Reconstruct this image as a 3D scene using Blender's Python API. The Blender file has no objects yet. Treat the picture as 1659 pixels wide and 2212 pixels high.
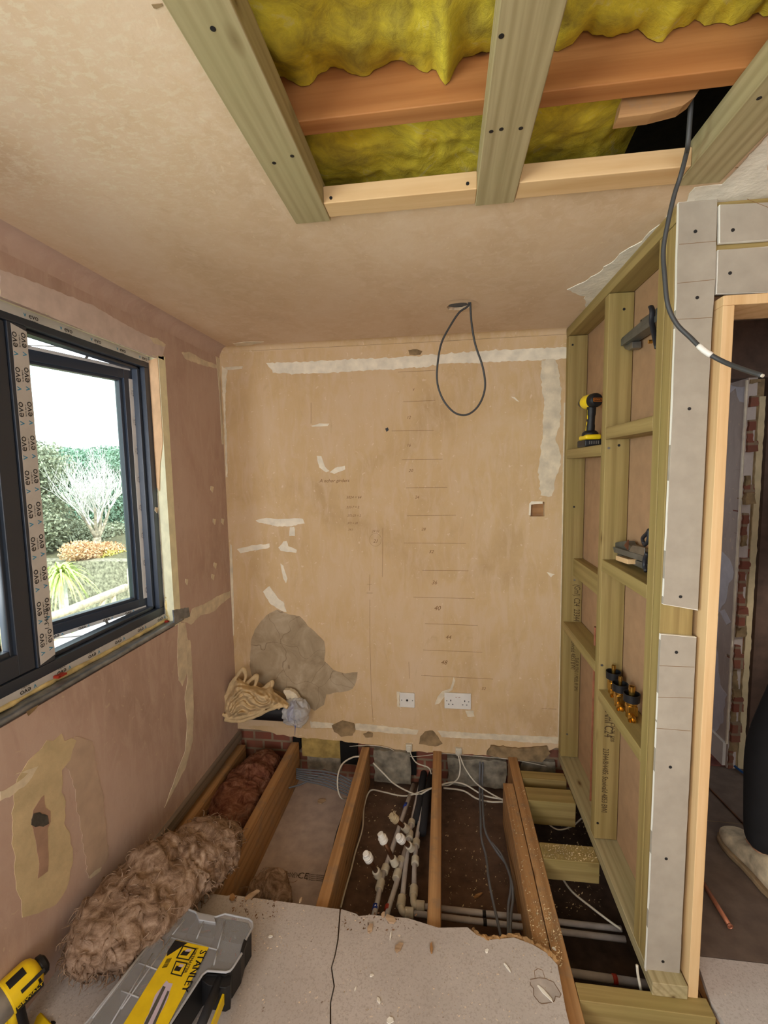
import bpy, bmesh, math, random
from mathutils import Vector, Matrix, noise
import numpy as np
random.seed(7)
S = bpy.context.scene
COL = S.collection
PI = math.pi

# ------------------------------------------------------------------ camera
W, H, FPX = 1659, 2212, 975.0
YAW, PITCH, ROLL = math.radians(-7.52), math.radians(-5.345), math.radians(-0.99)
EYE = Vector((0, 0, 1.58))
_f = Vector((math.sin(YAW)*math.cos(PITCH), math.cos(YAW)*math.cos(PITCH), math.sin(PITCH)))
_r = Vector((math.cos(YAW), -math.sin(YAW), 0))
_u = _r.cross(_f)
CR = math.cos(ROLL)*_r + math.sin(ROLL)*_u
CU = -math.sin(ROLL)*_r + math.cos(ROLL)*_u
cd = bpy.data.cameras.new('camera')
cam = bpy.data.objects.new('camera', cd)
COL.objects.link(cam)
M = Matrix.Identity(4)
for i in range(3):
    M[i][0] = CR[i]; M[i][1] = CU[i]; M[i][2] = -_f[i]; M[i][3] = EYE[i]
cam.matrix_world = M
cd.sensor_fit = 'HORIZONTAL'; cd.sensor_width = 36.0
cd.lens = FPX/W*36.0
cd.clip_start = 0.02
S.camera = cam

# ------------------------------------------------------------------ world, lights, exposure
wd = bpy.data.worlds.new('world'); S.world = wd; wd.use_nodes = True
nt = wd.node_tree; nt.nodes.clear()
wo = nt.nodes.new('ShaderNodeOutputWorld'); wb = nt.nodes.new('ShaderNodeBackground')
wb.inputs['Color'].default_value = (0.86, 0.93, 1.0, 1); wb.inputs['Strength'].default_value = 3.4
nt.links.new(wb.outputs[0], wo.inputs[0])
sd = bpy.data.lights.new('sun', 'SUN'); sd.energy = 5.0; sd.angle = math.radians(8); sd.color = (1, .96, .88)
so = bpy.data.objects.new('sun', sd); COL.objects.link(so)
so.rotation_euler = Vector((-0.45, 0.5, -0.8)).to_track_quat('-Z', 'Y').to_euler()
def area(name, loc, target, sx, sy, power, color):
    d = bpy.data.lights.new(name, 'AREA'); d.shape = 'RECTANGLE'; d.size = sx; d.size_y = sy
    d.energy = power; d.color = color
    o = bpy.data.objects.new(name, d); COL.objects.link(o); o.location = loc
    o.rotation_euler = (Vector(target)-Vector(loc)).to_track_quat('-Z', 'Z').to_euler()
    return o
area('rear_window_daylight', (-0.2, -2.25, 1.40), (-0.4, 2.0, 1.75), 1.6, 1.3, 14, (1, .97, .92))
area('unseen_left_key', (-1.42, -1.25, 1.50), (0.6, 1.1, 1.75), 1.4, 1.1, 56, (1, .97, .92))  # strong light added behind the camera; no window is seen there
area('left_window_daylight', (-1.50, 0.47, 1.52), (0.5, 0.9, 1.3), 1.0, 1.1, 26, (.92, .96, 1))
area('hall_window_daylight', (.78, 3.45, 1.5), (1.46, 3.0, 1.0), .7, 1.0, 5, (.9, .95, 1))
area('overhead_warm_fill', (0.6, -0.9, 2.2), (0.6, -0.9, 0), 0.5, 0.5, 5, (1, .9, .75))  # weak warm fill added overhead, no lamp fitting is seen
S.view_settings.view_transform = 'Standard'
S.view_settings.look = 'None'
S.view_settings.exposure = 0.0
S.view_settings.gamma = 1.0
S.view_settings.use_curve_mapping = False

# ------------------------------------------------------------------ helpers
def ray(px, py):
    return _f + CR*((px-W/2)/FPX) - CU*((py-H/2)/FPX)
def at(px, py, X=None, Y=None, Z=None):
    d = ray(px, py)
    k = (X-EYE.x)/d.x if X is not None else (Y-EYE.y)/d.y if Y is not None else (Z-EYE.z)/d.z
    return EYE + d*k
def on_plane(px, py, p0, n):
    d = ray(px, py)
    return EYE + d*((Vector(p0)-EYE).dot(n)/d.dot(n))
def lin(c):
    return c/12.92 if c <= .04045 else ((c+.055)/1.055)**2.4
def hexc(h):
    h = h.lstrip('#')
    return tuple(lin(int(h[i:i+2], 16)/255) for i in (0, 2, 4)) + (1,)

class MB:
    def __init__(s): s.v = []; s.f = []; s.m = []
    def add(s, vs, fs, mi=0):
        b = len(s.v); s.v += [Vector(v) for v in vs]
        for f in fs: s.f.append([b+i for i in f]); s.m.append(mi)
        return s
    def box(s, x0, x1, y0, y1, z0, z1, mi=0):
        vs = [(x, y, z) for x in (x0, x1) for y in (y0, y1) for z in (z0, z1)]
        return s.add(vs, [(0,1,3,2),(4,6,7,5),(0,4,5,1),(2,3,7,6),(0,2,6,4),(1,5,7,3)], mi)
    def obox(s, c, ax, size, mi=0):
        c = Vector(c); a = [Vector(v).normalized()*d/2 for v, d in zip(ax, size)]
        vs = [c+a[0]*i+a[1]*j+a[2]*k for i in (-1,1) for j in (-1,1) for k in (-1,1)]
        return s.add(vs, [(0,1,3,2),(4,6,7,5),(0,4,5,1),(2,3,7,6),(0,2,6,4),(1,5,7,3)], mi)
    def tube(s, pts, r, seg=10, mi=0, cap=True, flat=1.0, up=None):
        pts = [Vector(p) for p in pts]; n = len(pts)
        rr = r if isinstance(r, (list, tuple)) else [r]*n
        t0 = (pts[1]-pts[0]).normalized()
        u = Vector(up) if up else (Vector((0,0,1)) if abs(t0.z) < .9 else Vector((1,0,0)))
        nrm = (u - t0*u.dot(t0)).normalized()
        vs = []
        for i, p in enumerate(pts):
            t = (pts[min(i+1,n-1)]-pts[max(i-1,0)])
            t = t.normalized() if t.length > 1e-9 else t0
            nrm = (nrm - t*nrm.dot(t))
            nrm = nrm.normalized() if nrm.length > 1e-6 else t.orthogonal().normalized()
            b = t.cross(nrm)
            for k in range(seg):
                a = 2*PI*k/seg
                vs.append(p + (nrm*math.cos(a)*flat + b*math.sin(a))*rr[i])
        fs = []
        for i in range(n-1):
            for k in range(seg):
                k2 = (k+1) % seg
                fs.append((i*seg+k, i*seg+k2, (i+1)*seg+k2, (i+1)*seg+k))
        if cap:
            fs.append(tuple(range(seg))[::-1]); fs.append(tuple((n-1)*seg+k for k in range(seg)))
        return s.add(vs, fs, mi)
    def lathe(s, base, d, prof, seg=20, mi=0):
        # prof: list of (distance along d, radius)
        base = Vector(base); d = Vector(d).normalized(); n = d.orthogonal().normalized(); b = d.cross(n)
        vs = []
        for h, r in prof:
            for k in range(seg):
                a = 2*PI*k/seg
                vs.append(base + d*h + (n*math.cos(a)+b*math.sin(a))*max(r, 1e-5))
        fs = []
        for i in range(len(prof)-1):
            for k in range(seg):
                k2 = (k+1) % seg
                fs.append((i*seg+k, i*seg+k2, (i+1)*seg+k2, (i+1)*seg+k))
        fs.append(tuple(range(seg))[::-1]); fs.append(tuple((len(prof)-1)*seg+k for k in range(seg)))
        return s.add(vs, fs, mi)
    def prism(s, pts, ext, mi=0):
        pts = [Vector(p) for p in pts]; ext = Vector(ext); n = len(pts)
        nn = Vector((0,0,0))
        for i in range(n): nn += (pts[i]-pts[0]).cross(pts[(i+1)%n]-pts[0])
        if nn.dot(ext) < 0: pts = pts[::-1]
        vs = pts + [p+ext for p in pts]
        fs = [tuple(range(n))[::-1], tuple(range(n, 2*n))]
        for i in range(n):
            j = (i+1) % n; fs.append((i, j, n+j, n+i))
        return s.add(vs, fs, mi)
    def text(s, body, size, origin, right, up, mi=0, ext=0.0006, shear=0.0, align='LEFT', xs=1.0):
        cu = bpy.data.curves.new('t', 'FONT'); cu.body = body; cu.size = size; cu.extrude = ext
        cu.shear = shear; cu.align_x = align; cu.resolution_u = 2
        ob = bpy.data.objects.new('t', cu); COL.objects.link(ob)
        dg = bpy.context.evaluated_depsgraph_get()
        me = bpy.data.meshes.new_from_object(ob.evaluated_get(dg))
        r = Vector(right).normalized(); u = Vector(up); u = (u-r*u.dot(r)).normalized(); n = r.cross(u)
        o = Vector(origin)
        s.add([o+r*v.co.x*xs+u*v.co.y+n*v.co.z for v in me.vertices], [tuple(p.vertices) for p in me.polygons], mi)
        bpy.data.objects.remove(ob); bpy.data.curves.remove(cu); bpy.data.meshes.remove(me)
        return s
    def build(s, name, mats, parent=None, smooth=False, bevel=0.0, segs=2, loc=None):
        if not isinstance(mats, (list, tuple)): mats = [mats]
        lo = Vector([min(v[i] for v in s.v) for i in range(3)]); hi = Vector([max(v[i] for v in s.v) for i in range(3)])
        c = Vector(loc) if loc is not None else (lo+hi)/2
        me = bpy.data.meshes.new(name)
        me.from_pydata([tuple(v-c) for v in s.v], [], s.f)
        for m in mats: me.materials.append(m)
        me.polygons.foreach_set('material_index', s.m)
        if smooth: me.polygons.foreach_set('use_smooth', [True]*len(s.f))
        me.update()
        o = bpy.data.objects.new(name, me); COL.objects.link(o)
        o['wc'] = tuple(c)
        if parent is not None:
            o.parent = parent; o.location = c - Vector(parent['wc'])
        else: o.location = c
        if bevel:
            b = o.modifiers.new('b', 'BEVEL'); b.width = bevel; b.segments = segs; b.limit_method = 'ANGLE'; b.angle_limit = .6
            me.polygons.foreach_set('use_smooth', [True]*len(s.f))
            w = o.modifiers.new('w', 'WEIGHTED_NORMAL'); w.keep_sharp = True
        return o
def tag(o, label, cat, group=None, kind=None):
    o['label'] = label; o['category'] = cat
    if group: o['group'] = group
    if kind: o['kind'] = kind
    return o
def struct(o):
    o['kind'] = 'structure'; return o
def thing(name, loc, label, cat, group=None):
    o = bpy.data.objects.new(name, None); COL.objects.link(o); o.empty_display_size = .05
    o.location = loc; o['wc'] = tuple(loc)
    return tag(o, label, cat, group)
def shade_auto(o, ang=.6):
    o.data.polygons.foreach_set('use_smooth', [True]*len(o.data.polygons))
    o.data.set_sharp_from_angle(angle=ang)
    return o
def jag(pts, amp, step, seed=0, closed=True):
    # ragged outline in 3D: subdivide and jitter within the polygon's plane
    pts = [Vector(p) for p in pts]; n = len(pts)
    nn = Vector((0,0,0))
    for i in range(n): nn += (pts[i]-pts[0]).cross(pts[(i+1)%n]-pts[0])
    nn.normalize(); out = []
    for i in range(n if closed else n-1):
        a, b = pts[i], pts[(i+1)%n]; d = b-a; L = d.length
        k = max(1, int(L/step)); side = d.normalized().cross(nn)
        for j in range(k):
            p = a + d*(j/k)
            w = noise.noise(p*(0.6/step)+Vector((seed*3.1, seed, 0)))+.6*noise.noise(p*(1.7/step)+Vector((seed, 5, 9)))
            out.append(p + side*w*amp)
    return out
def crv(pts, n=8):
    # Catmull-Rom through points
    P = [Vector(p) for p in pts]; P = [2*P[0]-P[1]] + P + [2*P[-1]-P[-2]]
    out = []
    for i in range(1, len(P)-2):
        for j in range(n):
            t = j/n; a, b, c, d = P[i-1], P[i], P[i+1], P[i+2]
            out.append(.5*((2*b)+(c-a)*t+(2*a-5*b+4*c-d)*t*t+(3*b-a-3*c+d)*t**3))
    out.append(P[-2]); return out

# ------------------------------------------------------------------ materials
class NM:
    def __init__(s, name, rough=.6, metal=0.0, spec=.4):
        s.m = bpy.data.materials.new(name); s.m.use_nodes = True
        s.t = s.m.node_tree; s.p = s.t.nodes['Principled BSDF']
        s.p.inputs['Roughness'].default_value = rough; s.p.inputs['Metallic'].default_value = metal
        s.p.inputs['Specular IOR Level'].default_value = spec
    def n(s, typ, **kw):
        nd = s.t.nodes.new(typ)
        for k, v in kw.items():
            if k in nd.inputs: nd.inputs[k].default_value = v
            else: setattr(nd, k, v)
        return nd
    def l(s, a, b): s.t.links.new(a, b)
    def coord(s, rnd=True, scale=(1,1,1)):
        tc = s.n('ShaderNodeTexCoord'); out = tc.outputs['Object']
        if rnd:
            oi = s.n('ShaderNodeObjectInfo'); mu = s.n('ShaderNodeMath', operation='MULTIPLY'); mu.inputs[1].default_value = 37.0
            s.l(oi.outputs['Random'], mu.inputs[0])
            ad = s.n('ShaderNodeVectorMath', operation='ADD'); s.l(out, ad.inputs[0]); s.l(mu.outputs[0], ad.inputs[1]); out = ad.outputs[0]
        mp = s.n('ShaderNodeMapping'); mp.inputs['Scale'].default_value = scale
        s.l(out, mp.inputs[0]); return mp.outputs[0]
    def noise(s, vec, scale, detail=4, rough=.55, dist=0.0):
        n = s.n('ShaderNodeTexNoise'); n.inputs['Scale'].default_value = scale; n.inputs['Detail'].default_value = detail
        n.inputs['Roughness'].default_value = rough; n.inputs['Distortion'].default_value = dist
        s.l(vec, n.inputs['Vector']); return n.outputs['Fac']
    def ramp(s, fac, stops, interp='LINEAR'):
        r = s.n('ShaderNodeValToRGB'); r.color_ramp.interpolation = interp
        e = r.color_ramp.elements
        while len(e) < len(stops): e.new(.5)
        for el, (p, c) in zip(e, stops):
            el.position = p; el.color = hexc(c) if isinstance(c, str) else (c, c, c, 1)
        s.l(fac, r.inputs[0]); return r.outputs[0]
    def mix(s, fac, a, b, mode='MIX'):
        m = s.n('ShaderNodeMix', data_type='RGBA', blend_type=mode)
        for v, i in ((fac, 0), (a, 6), (b, 7)):
            if isinstance(v, bpy.types.NodeSocket): s.l(v, m.inputs[i])
            elif isinstance(v, str): m.inputs[i].default_value = hexc(v)
            else: m.inputs[i].default_value = v
        return m.outputs[2]
    def base(s, c):
        if isinstance(c, str): s.p.inputs['Base Color'].default_value = hexc(c)
        else: s.l(c, s.p.inputs['Base Color'])
        return s
    def bump(s, h, strength=.3, dist=.002):
        b = s.n('ShaderNodeBump'); b.inputs['Strength'].default_value = strength; b.inputs['Distance'].default_value = dist
        s.l(h, b.inputs['Height']); s.l(b.outputs[0], s.p.inputs['Normal']); return s

def flat(name, c, rough=.5, metal=0.0, var=.0, bumpy=0.0, spec=.4):
    k = NM(name, rough, metal, spec)
    v = k.coord(); nz = k.noise(v, 18, 5)
    if var > 0:
        r, g, b = [int(c[i:i+2], 16) for i in (1, 3, 5)]
        d = '#%02x%02x%02x' % tuple(max(0, int(q*(1-var))) for q in (r, g, b))
        l_ = '#%02x%02x%02x' % tuple(min(255, int(q*(1+var*.6))) for q in (r, g, b))
        k.base(k.ramp(nz, [(.3, d), (.7, l_)]))
    else: k.base(c)
    if bumpy: k.bump(k.noise(v, 60, 5), bumpy)
    return k.m

def plaster(name, c0, c1, c2, fleck='#e2cdb0', ax=(1,1,1), worn=False):
    k = NM(name, .82, 0, .25)
    v = k.coord(False, ax)
    big = k.ramp(k.noise(v, 1.7, 8, .62, .4), [(.30, c0), (.5, c1), (.72, c2)])
    v2 = k.coord(False, (2.2, 2.2, .6))
    mott = k.noise(v2, 9, 7, .65, .8)
    c = k.mix(k.ramp(mott, [(.45, 0.0), (.70, .75)]), big, c2)
    v3 = k.coord(False, (1, 1, .35))
    dk = k.ramp(k.noise(v3, 14, 9, .7, 1.2), [(.28, .5), (.42, 0.0)])
    c = k.mix(dk, c, c0)
    fl = k.ramp(k.noise(v, 55, 2, .5, .6), [(.675, 0.0), (.72, .55)])
    c = k.mix(fl, c, fleck)
    if worn:   # scraped pale skim on the part of the ceiling above the window side
        tc = k.n('ShaderNodeTexCoord'); sp_ = k.n('ShaderNodeVectorMath', operation='DISTANCE'); k.l(tc.outputs['Object'], sp_.inputs[0]); sp_.inputs[1].default_value = (-.85, .75, 0)
        msk = k.ramp(sp_.outputs['Value'], [(.25, 1.0), (.62, 0.0)])
        sc = k.noise(k.coord(False, (1.3, 2.2, 1)), 34, 10, .72, .5)
        pt = k.mix(1.0, k.ramp(sc, [(.50, 0.0), (.60, .7)]), msk, 'MULTIPLY')
        c = k.mix(pt, c, '#ded0b6')
    k.base(c)
    k.bump(k.noise(v, 30, 8, .6), .18, .004)
    return k.m

def wood(name, light, dark, axis, ring=20.0, tint=None, rough=.62, grain=1.0, knots=True, wear=None):
    k = NM(name, rough, 0, .3)
    sc = [1.0, 1.0, 1.0]; sc[axis] = .05
    v = k.coord(True, tuple(sc))
    warp = k.noise(v, 5, 3, .5)
    wv = k.n('ShaderNodeTexWave', wave_type='RINGS'); wv.rings_direction = 'XYZ'[axis]
    wv.inputs['Scale'].default_value = ring*.5; wv.inputs['Distortion'].default_value = 5.0
    wv.inputs['Detail'].default_value = 3.0; wv.inputs['Detail Scale'].default_value = .55
    k.l(v, wv.inputs['Vector'])
    g = k.mix(k.ramp(wv.outputs['Fac'], [(.1, 0.0), (.6, .12), (.98, .55)]), light, dark)
    sf = [90.0, 90.0, 90.0]; sf[axis] = 3.0
    vf = k.coord(True, tuple(sf))
    fib = k.noise(vf, 1.0, 4, .6)
    c = k.mix(k.ramp(fib, [(.35, .45*grain), (.6, 0.0)]), g, dark)
    sm = [4.0, 4.0, 4.0]; sm[axis] = 1.2
    bl = k.noise(k.coord(True, tuple(sm)), 1.5, 5, .6)
    if tint: c = k.mix(k.ramp(bl, [(.42, 0.0), (.68, .65)]), c, tint)
    if wear: c = k.mix(k.ramp(k.noise(k.coord(True), 11, 6, .65), [(.52, 0.0), (.66, .7)]), c, wear)
    if knots:
        sk = [9.0, 9.0, 9.0]; sk[axis] = 3.4
        vo = k.n('ShaderNodeTexVoronoi'); vo.inputs['Scale'].default_value = 1.0; k.l(k.coord(True, tuple(sk)), vo.inputs['Vector'])
        kn = k.ramp(vo.outputs['Distance'], [(.05, 1.0), (.13, 0.0)])
        c = k.mix(kn, c, dark); 
        kc = k.ramp(vo.outputs['Distance'], [(.03, .8), (.06, 0.0)])
        c = k.mix(kc, c, '#4a2f18')
    k.base(c); k.bump(fib, .15, .001)
    return k.m
def wood3(name, *a, **kw):
    return [wood(name+'_'+'xyz'[i], a[0], a[1], i, **kw) for i in range(3)]

M_TREAT = wood3('treated_pine', '#a08a58', '#7a643a', tint='#8e7f4a')
M_TREATG = wood3('weathered_treated_pine', '#ab9c78', '#82734f', tint='#9d946c', ring=34)
M_OLD = wood3('old_joist_pine', '#b48c60', '#7c5735', tint='#a07447', wear='#87715b')
M_ORANGE = wood3('orange_old_pine', '#b57f4c', '#8a562c', tint='#a86a38')
M_PALE = wood3('pale_pine', '#d3b184', '#bb9260', tint='#d8ba8c', ring=12)
M_GREYW = wood3('dirty_grey_timber', '#8d7f70', '#5d5044', tint='#75695c', knots=False)
M_PLB = plaster('back_wall_plaster', '#b79a72', '#cbad82', '#d2b899')
M_PLL = plaster('left_wall_plaster', '#aa9082', '#bba193', '#c6afa1', fleck='#c9b39c')
M_PLC = plaster('ceiling_plaster', '#c6ab8c', '#d4ba9b', '#dcc6ad', ax=(1.5, .8, 1), worn=True)
M_PATCH = flat('old_cream_paint', '#d9ccb2', .6, var=.1, bumpy=.2)
M_PATCHW = flat('old_white_paint', '#e6dcc6', .6, var=.08, bumpy=.2)
M_PATCHY = flat('yellow_filler', '#cbb892', .8, var=.07, bumpy=.4)
M_ARTEX = flat('white_textured_paint', '#e6e2d6', .7, var=.08, bumpy=.9)
M_CEM = None
k = NM('bare_render', .9); v = k.coord(False)
c = k.ramp(k.noise(v, 7, 8, .65, .8), [(.3, '#8c795f'), (.5, '#a39074'), (.7, '#b8a68c')])
vo = k.n('ShaderNodeTexVoronoi', feature='DISTANCE_TO_EDGE'); vo.inputs['Scale'].default_value = 4.2
wn = k.n('ShaderNodeTexNoise'); wn.inputs['Scale'].default_value = 5; k.l(v, wn.inputs['Vector'])
wm = k.n('ShaderNodeVectorMath', operation='MULTIPLY_ADD'); k.l(wn.outputs['Color'], wm.inputs[0]); wm.inputs[1].default_value = (.25, .25, .25); k.l(v, wm.inputs[2]); k.l(wm.outputs[0], vo.inputs['Vector'])
c = k.mix(k.ramp(vo.outputs['Distance'], [(.002, .6), (.008, 0.0)]), c, '#65513c')
k.base(c); k.bump(k.noise(v, 40, 6), .4); M_CEM = k.m
M_MORTAR = flat('brown_mortar', '#8b7454', .95, var=.25, bumpy=.8)
M_BLOCK = flat('grey_concrete_block', '#857d6e', .95, var=.3, bumpy=.9)
k = NM('red_brick', .9); v = k.coord(False, (1, 1, 1))
bt = k.n('ShaderNodeTexBrick'); bt.inputs['Scale'].default_value = 4.4
bt.inputs['Color1'].default_value = hexc('#8c5240'); bt.inputs['Color2'].default_value = hexc('#7a4536'); bt.inputs['Mortar'].default_value = hexc('#8d7a63')
bt.inputs['Mortar Size'].default_value = .03
mpn = k.n('ShaderNodeMapping'); mpn.inputs['Rotation'].default_value = (PI/2, 0, 0); k.l(v, mpn.inputs[0]); k.l(mpn.outputs[0], bt.inputs['Vector'])
k.base(k.mix(k.ramp(k.noise(v, 9, 6), [(.4, 0.0), (.7, .6)]), bt.outputs[0], '#6b5140')); k.bump(k.noise(v, 30, 6), .6); M_BRICK = k.m
k = NM('chipboard', .75); v = k.coord(False)
c = k.ramp(k.noise(v, 3, 5), [(.3, '#aea59e'), (.7, '#c4bbb5')])
c = k.mix(k.ramp(k.noise(v, 160, 3, .7), [(.35, .7), (.5, 0.0)]), c, '#a0948b')
c = k.mix(k.ramp(k.noise(v, 90, 2, .5), [(.70, 0.0), (.72, .9)]), c, '#d8c9b6')
c = k.mix(k.ramp(k.noise(v, 35, 4, .6), [(.70, 0.0), (.73, .8)]), c, '#6f5844')
k.base(c); k.bump(k.noise(v, 120, 4), .15, .001); M_CHIP = k.m
M_HALLF = flat('shaded_brown_hall_board', '#64554a', .85, var=.12, bumpy=.2)  # dimness of the hall is put into this darker board colour
M_CHIPEDGE = flat('broken_chipboard_core', '#9c7a50', .95, var=.3, bumpy=1.0)
M_PBACK = flat('brown_board_paper', '#a3805f', .85, var=.06, bumpy=.08)
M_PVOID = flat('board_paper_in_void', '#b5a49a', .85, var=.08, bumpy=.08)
M_PFRONT = flat('grey_board_paper', '#9f9688', .85, var=.05, bumpy=.06)
M_GYP = flat('white_gypsum_core', '#e8e4da', .9)
M_PENCIL = flat('pencil_line', '#7d5c38', .9)
M_INK = flat('dark_ink', '#2c2620', .9)
M_INKB = flat('brown_stamp_ink', '#4b3a22', .9)
M_ANTH = flat('anthracite_frame', '#2b3340', .35, spec=.6)
M_TAPE = flat('protective_tape', '#c9c6c4', .45, var=.04)
M_TAPEB = flat('tape_blue_print', '#3f8fb5', .6)
M_TAPEK = flat('tape_black_print', '#25262c', .6)
M_LEAD = flat('lead_flashing', '#8e949c', .38, .75, var=.2, bumpy=.5)
M_FOAM = flat('expanding_foam', '#d6c28a', .95, var=.2, bumpy=1.0)
M_REVEAL = flat('cream_reveal_paint', '#eee8c4', .7, var=.06, bumpy=.3)
M_PINKP = flat('pink_board_paper', '#e6bd92', .8, var=.06)
M_RED = flat('red_plastic', '#a3301f', .5)
M_BLUE = flat('blue_plastic_tape', '#1f3fa0', .45)
M_WHITEPL = flat('white_plastic', '#dedad2', .35, var=.03)
M_PIPE = flat('grey_white_pipe_plastic', '#b9b5b4', .38, var=.1)
M_FIT = flat('cream_fitting_plastic', '#cfc8b6', .4, var=.06)
M_COPPER = flat('copper', '#b5785c', .4, .55, var=.15)
M_COPPERD = flat('dull_copper', '#5e3d26', .5, .6, var=.2)
M_BRASS = flat('brass', '#c99f4e', .25, .95, var=.12)
M_BLACK = flat('black_plastic', '#17171a', .5, var=.1)
M_LAG = flat('black_pipe_lagging', '#26262a', .85, bumpy=.4)
M_CABG = flat('grey_cable_sheath', '#5f6268', .5)
M_CABD = flat('dark_grey_cable_sheath', '#3a3a3a', .5)
M_CABW = flat('white_cable_sheath', '#c8c1b2', .5)
M_CABK = flat('black_cable_sheath', '#202228', .5)
M_YEL = flat('yellow_plastic', '#eccb1a', .42, var=.05)
M_GREYM = flat('grey_gear_case', '#85807a', .4, .4, var=.15)
M_STEEL = flat('galvanised_steel', '#8d8b86', .4, .85, var=.15)
M_DARKM = flat('dark_channel_metal', '#6d6f6c', .42, .6, var=.15)
M_CLOTH = flat('cream_cotton_cloth', '#cdb48a', .95, var=.12, bumpy=.3)
M_SKIN = flat('skin', '#b98a6c', .6)
M_TROU = flat('black_trouser_cloth', '#131316', .9, var=.2, bumpy=.3)
M_SHOE = flat('worn_cream_shoe_leather', '#cdbfa2', .8, var=.28, bumpy=.5)
M_SOLE = flat('dirty_sole_rubber', '#8f7a5c', .9, var=.2)
M_SHIRT = flat('dark_work_shirt', '#26282c', .9)
M_HAIR = flat('brown_hair', '#2b1d12', .9)
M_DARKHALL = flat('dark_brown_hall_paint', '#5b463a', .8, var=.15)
M_CARPET = flat('dark_red_carpet', '#7b4a44', 1.0, var=.25, bumpy=1.0)
M_ORLAB = flat('orange_badge', '#d0761e', .5)
def fibre(name, c0, c1, c2, c3, sc=9.0, sss=0.0):
    k = NM(name, .95, 0, .1); v = k.coord(False)
    n1 = k.noise(v, sc, 9, .68, 1.8)
    c = k.ramp(n1, [(.28, c0), (.43, c1), (.57, c2), (.72, c3)])
    k.base(c)
    k.bump(k.noise(v, sc*5, 8, .7, 1.0), .7, .006)
    return k.m
M_WOOLY = fibre('yellow_glass_wool', '#86783a', '#b5a43e', '#d4c23f', '#cdc08a', 6.5)
M_WOOLB = fibre('brown_mineral_wool', '#4f3c30', '#806855', '#a68d79', '#c6b09b', 15)
M_WOOLR = fibre('reddish_mineral_wool', '#3a2018', '#6d4434', '#8a604c', '#a47d68', 14)
M_DUST = flat('sawdust', '#c9b58e', .95, var=.3)
M_CHIPW = wood('wood_splinter', '#bfa488', '#8f7458', 0, knots=False)
k = NM('lid_plastic', .32, 0, .5)
k.p.inputs['Transmission Weight'].default_value = .0; k.base('#b9bcc2')
tr = k.n('ShaderNodeBsdfTransparent'); mx = k.n('ShaderNodeMixShader'); mx.inputs[0].default_value = .34
k.l(tr.outputs[0], mx.inputs[1]); k.l(k.p.outputs[0], mx.inputs[2]); k.l(mx.outputs[0], k.t.nodes['Material Output'].inputs[0]); M_LID = k.m
k = NM('bag_film', .18, 0, .6); k.base('#d9d9da')
tr = k.n('ShaderNodeBsdfTransparent'); mx = k.n('ShaderNodeMixShader'); mx.inputs[0].default_value = .5
k.l(tr.outputs[0], mx.inputs[1]); k.l(k.p.outputs[0], mx.inputs[2]); k.l(mx.outputs[0], k.t.nodes['Material Output'].inputs[0]); M_BAG = k.m
k = NM('window_glass', .02, 0, .5); k.base('#ffffff')
tr = k.n('ShaderNodeBsdfTransparent'); tr.inputs[0].default_value = (.9, .96, .93, 1)
gl = k.n('ShaderNodeBsdfGlossy'); gl.inputs['Roughness'].default_value = .01
fr = k.n('ShaderNodeFresnel'); fr.inputs[0].default_value = 1.45
mx = k.n('ShaderNodeMixShader'); k.l(fr.outputs[0], mx.inputs[0]); k.l(tr.outputs[0], mx.inputs[1]); k.l(gl.outputs[0], mx.inputs[2])
k.l(mx.outputs[0], k.t.nodes['Material Output'].inputs[0]); M_GLASS = k.m
# ------------------------------------------------------------------ setting
YB, XL, ZC, ZV = 2.42, -1.22, 2.262, -.222
# back wall: plaster skin with the square back-box hole, on a brick leaf
hx0, hx1, hz0, hz1 = .447, .520, 1.325, 1.400
b = MB()
zb = lambda x: .075 - .02*(x+1.2)
b.box(XL, hx0, YB, YB+.034, .06, ZC); b.box(hx1, .62, YB, YB+.034, .06, ZC)
b.box(hx0, hx1, YB, YB+.034, .06, hz0); b.box(hx0, hx1, YB, YB+.034, hz1, ZC)
wall_back = struct(b.build('wall_back', M_PLB, loc=(0, YB, 1)))
b = MB(); b.box(XL-.02, .9, YB+.036, YB+.2, -.4, ZC+.02)
b.build('brickwork', M_BRICK, wall_back)
b = MB(); b.box(hx0-.004, hx1+.004, YB+.030, YB+.0355, hz0, hz1); b.build('back_box_board', M_OLD[0], wall_back)
# ragged lower plaster edge
bp_ = [at(x, y, Y=YB-.0008) for x, y in ((512,1566),(600,1571),(690,1574),(790,1577),(900,1583),(1000,1587),(1100,1590),(1206,1592),(1206,1612),(1150,1640),(1120,1644),(1060,1632),(980,1628),(880,1622),(760,1604),(700,1597),(620,1590),(560,1578))]
b = MB(); b.prism(jag(bp_, .008, .02, 3), (0, .03, 0)); b.build('ragged_plaster_edge', M_PLB, wall_back)
bp_ = [at(x, y, Y=YB) for x, y in ((1060,1608),(1120,1615),(1180,1610),(1188,1625),(1170,1643),(1110,1640),(1050,1628))]
b = MB(); b.prism(jag(bp_, .006, .015, 5), (0, -.012, 0)); b.build('broken_render_edge', M_MORTAR, wall_back)

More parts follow.
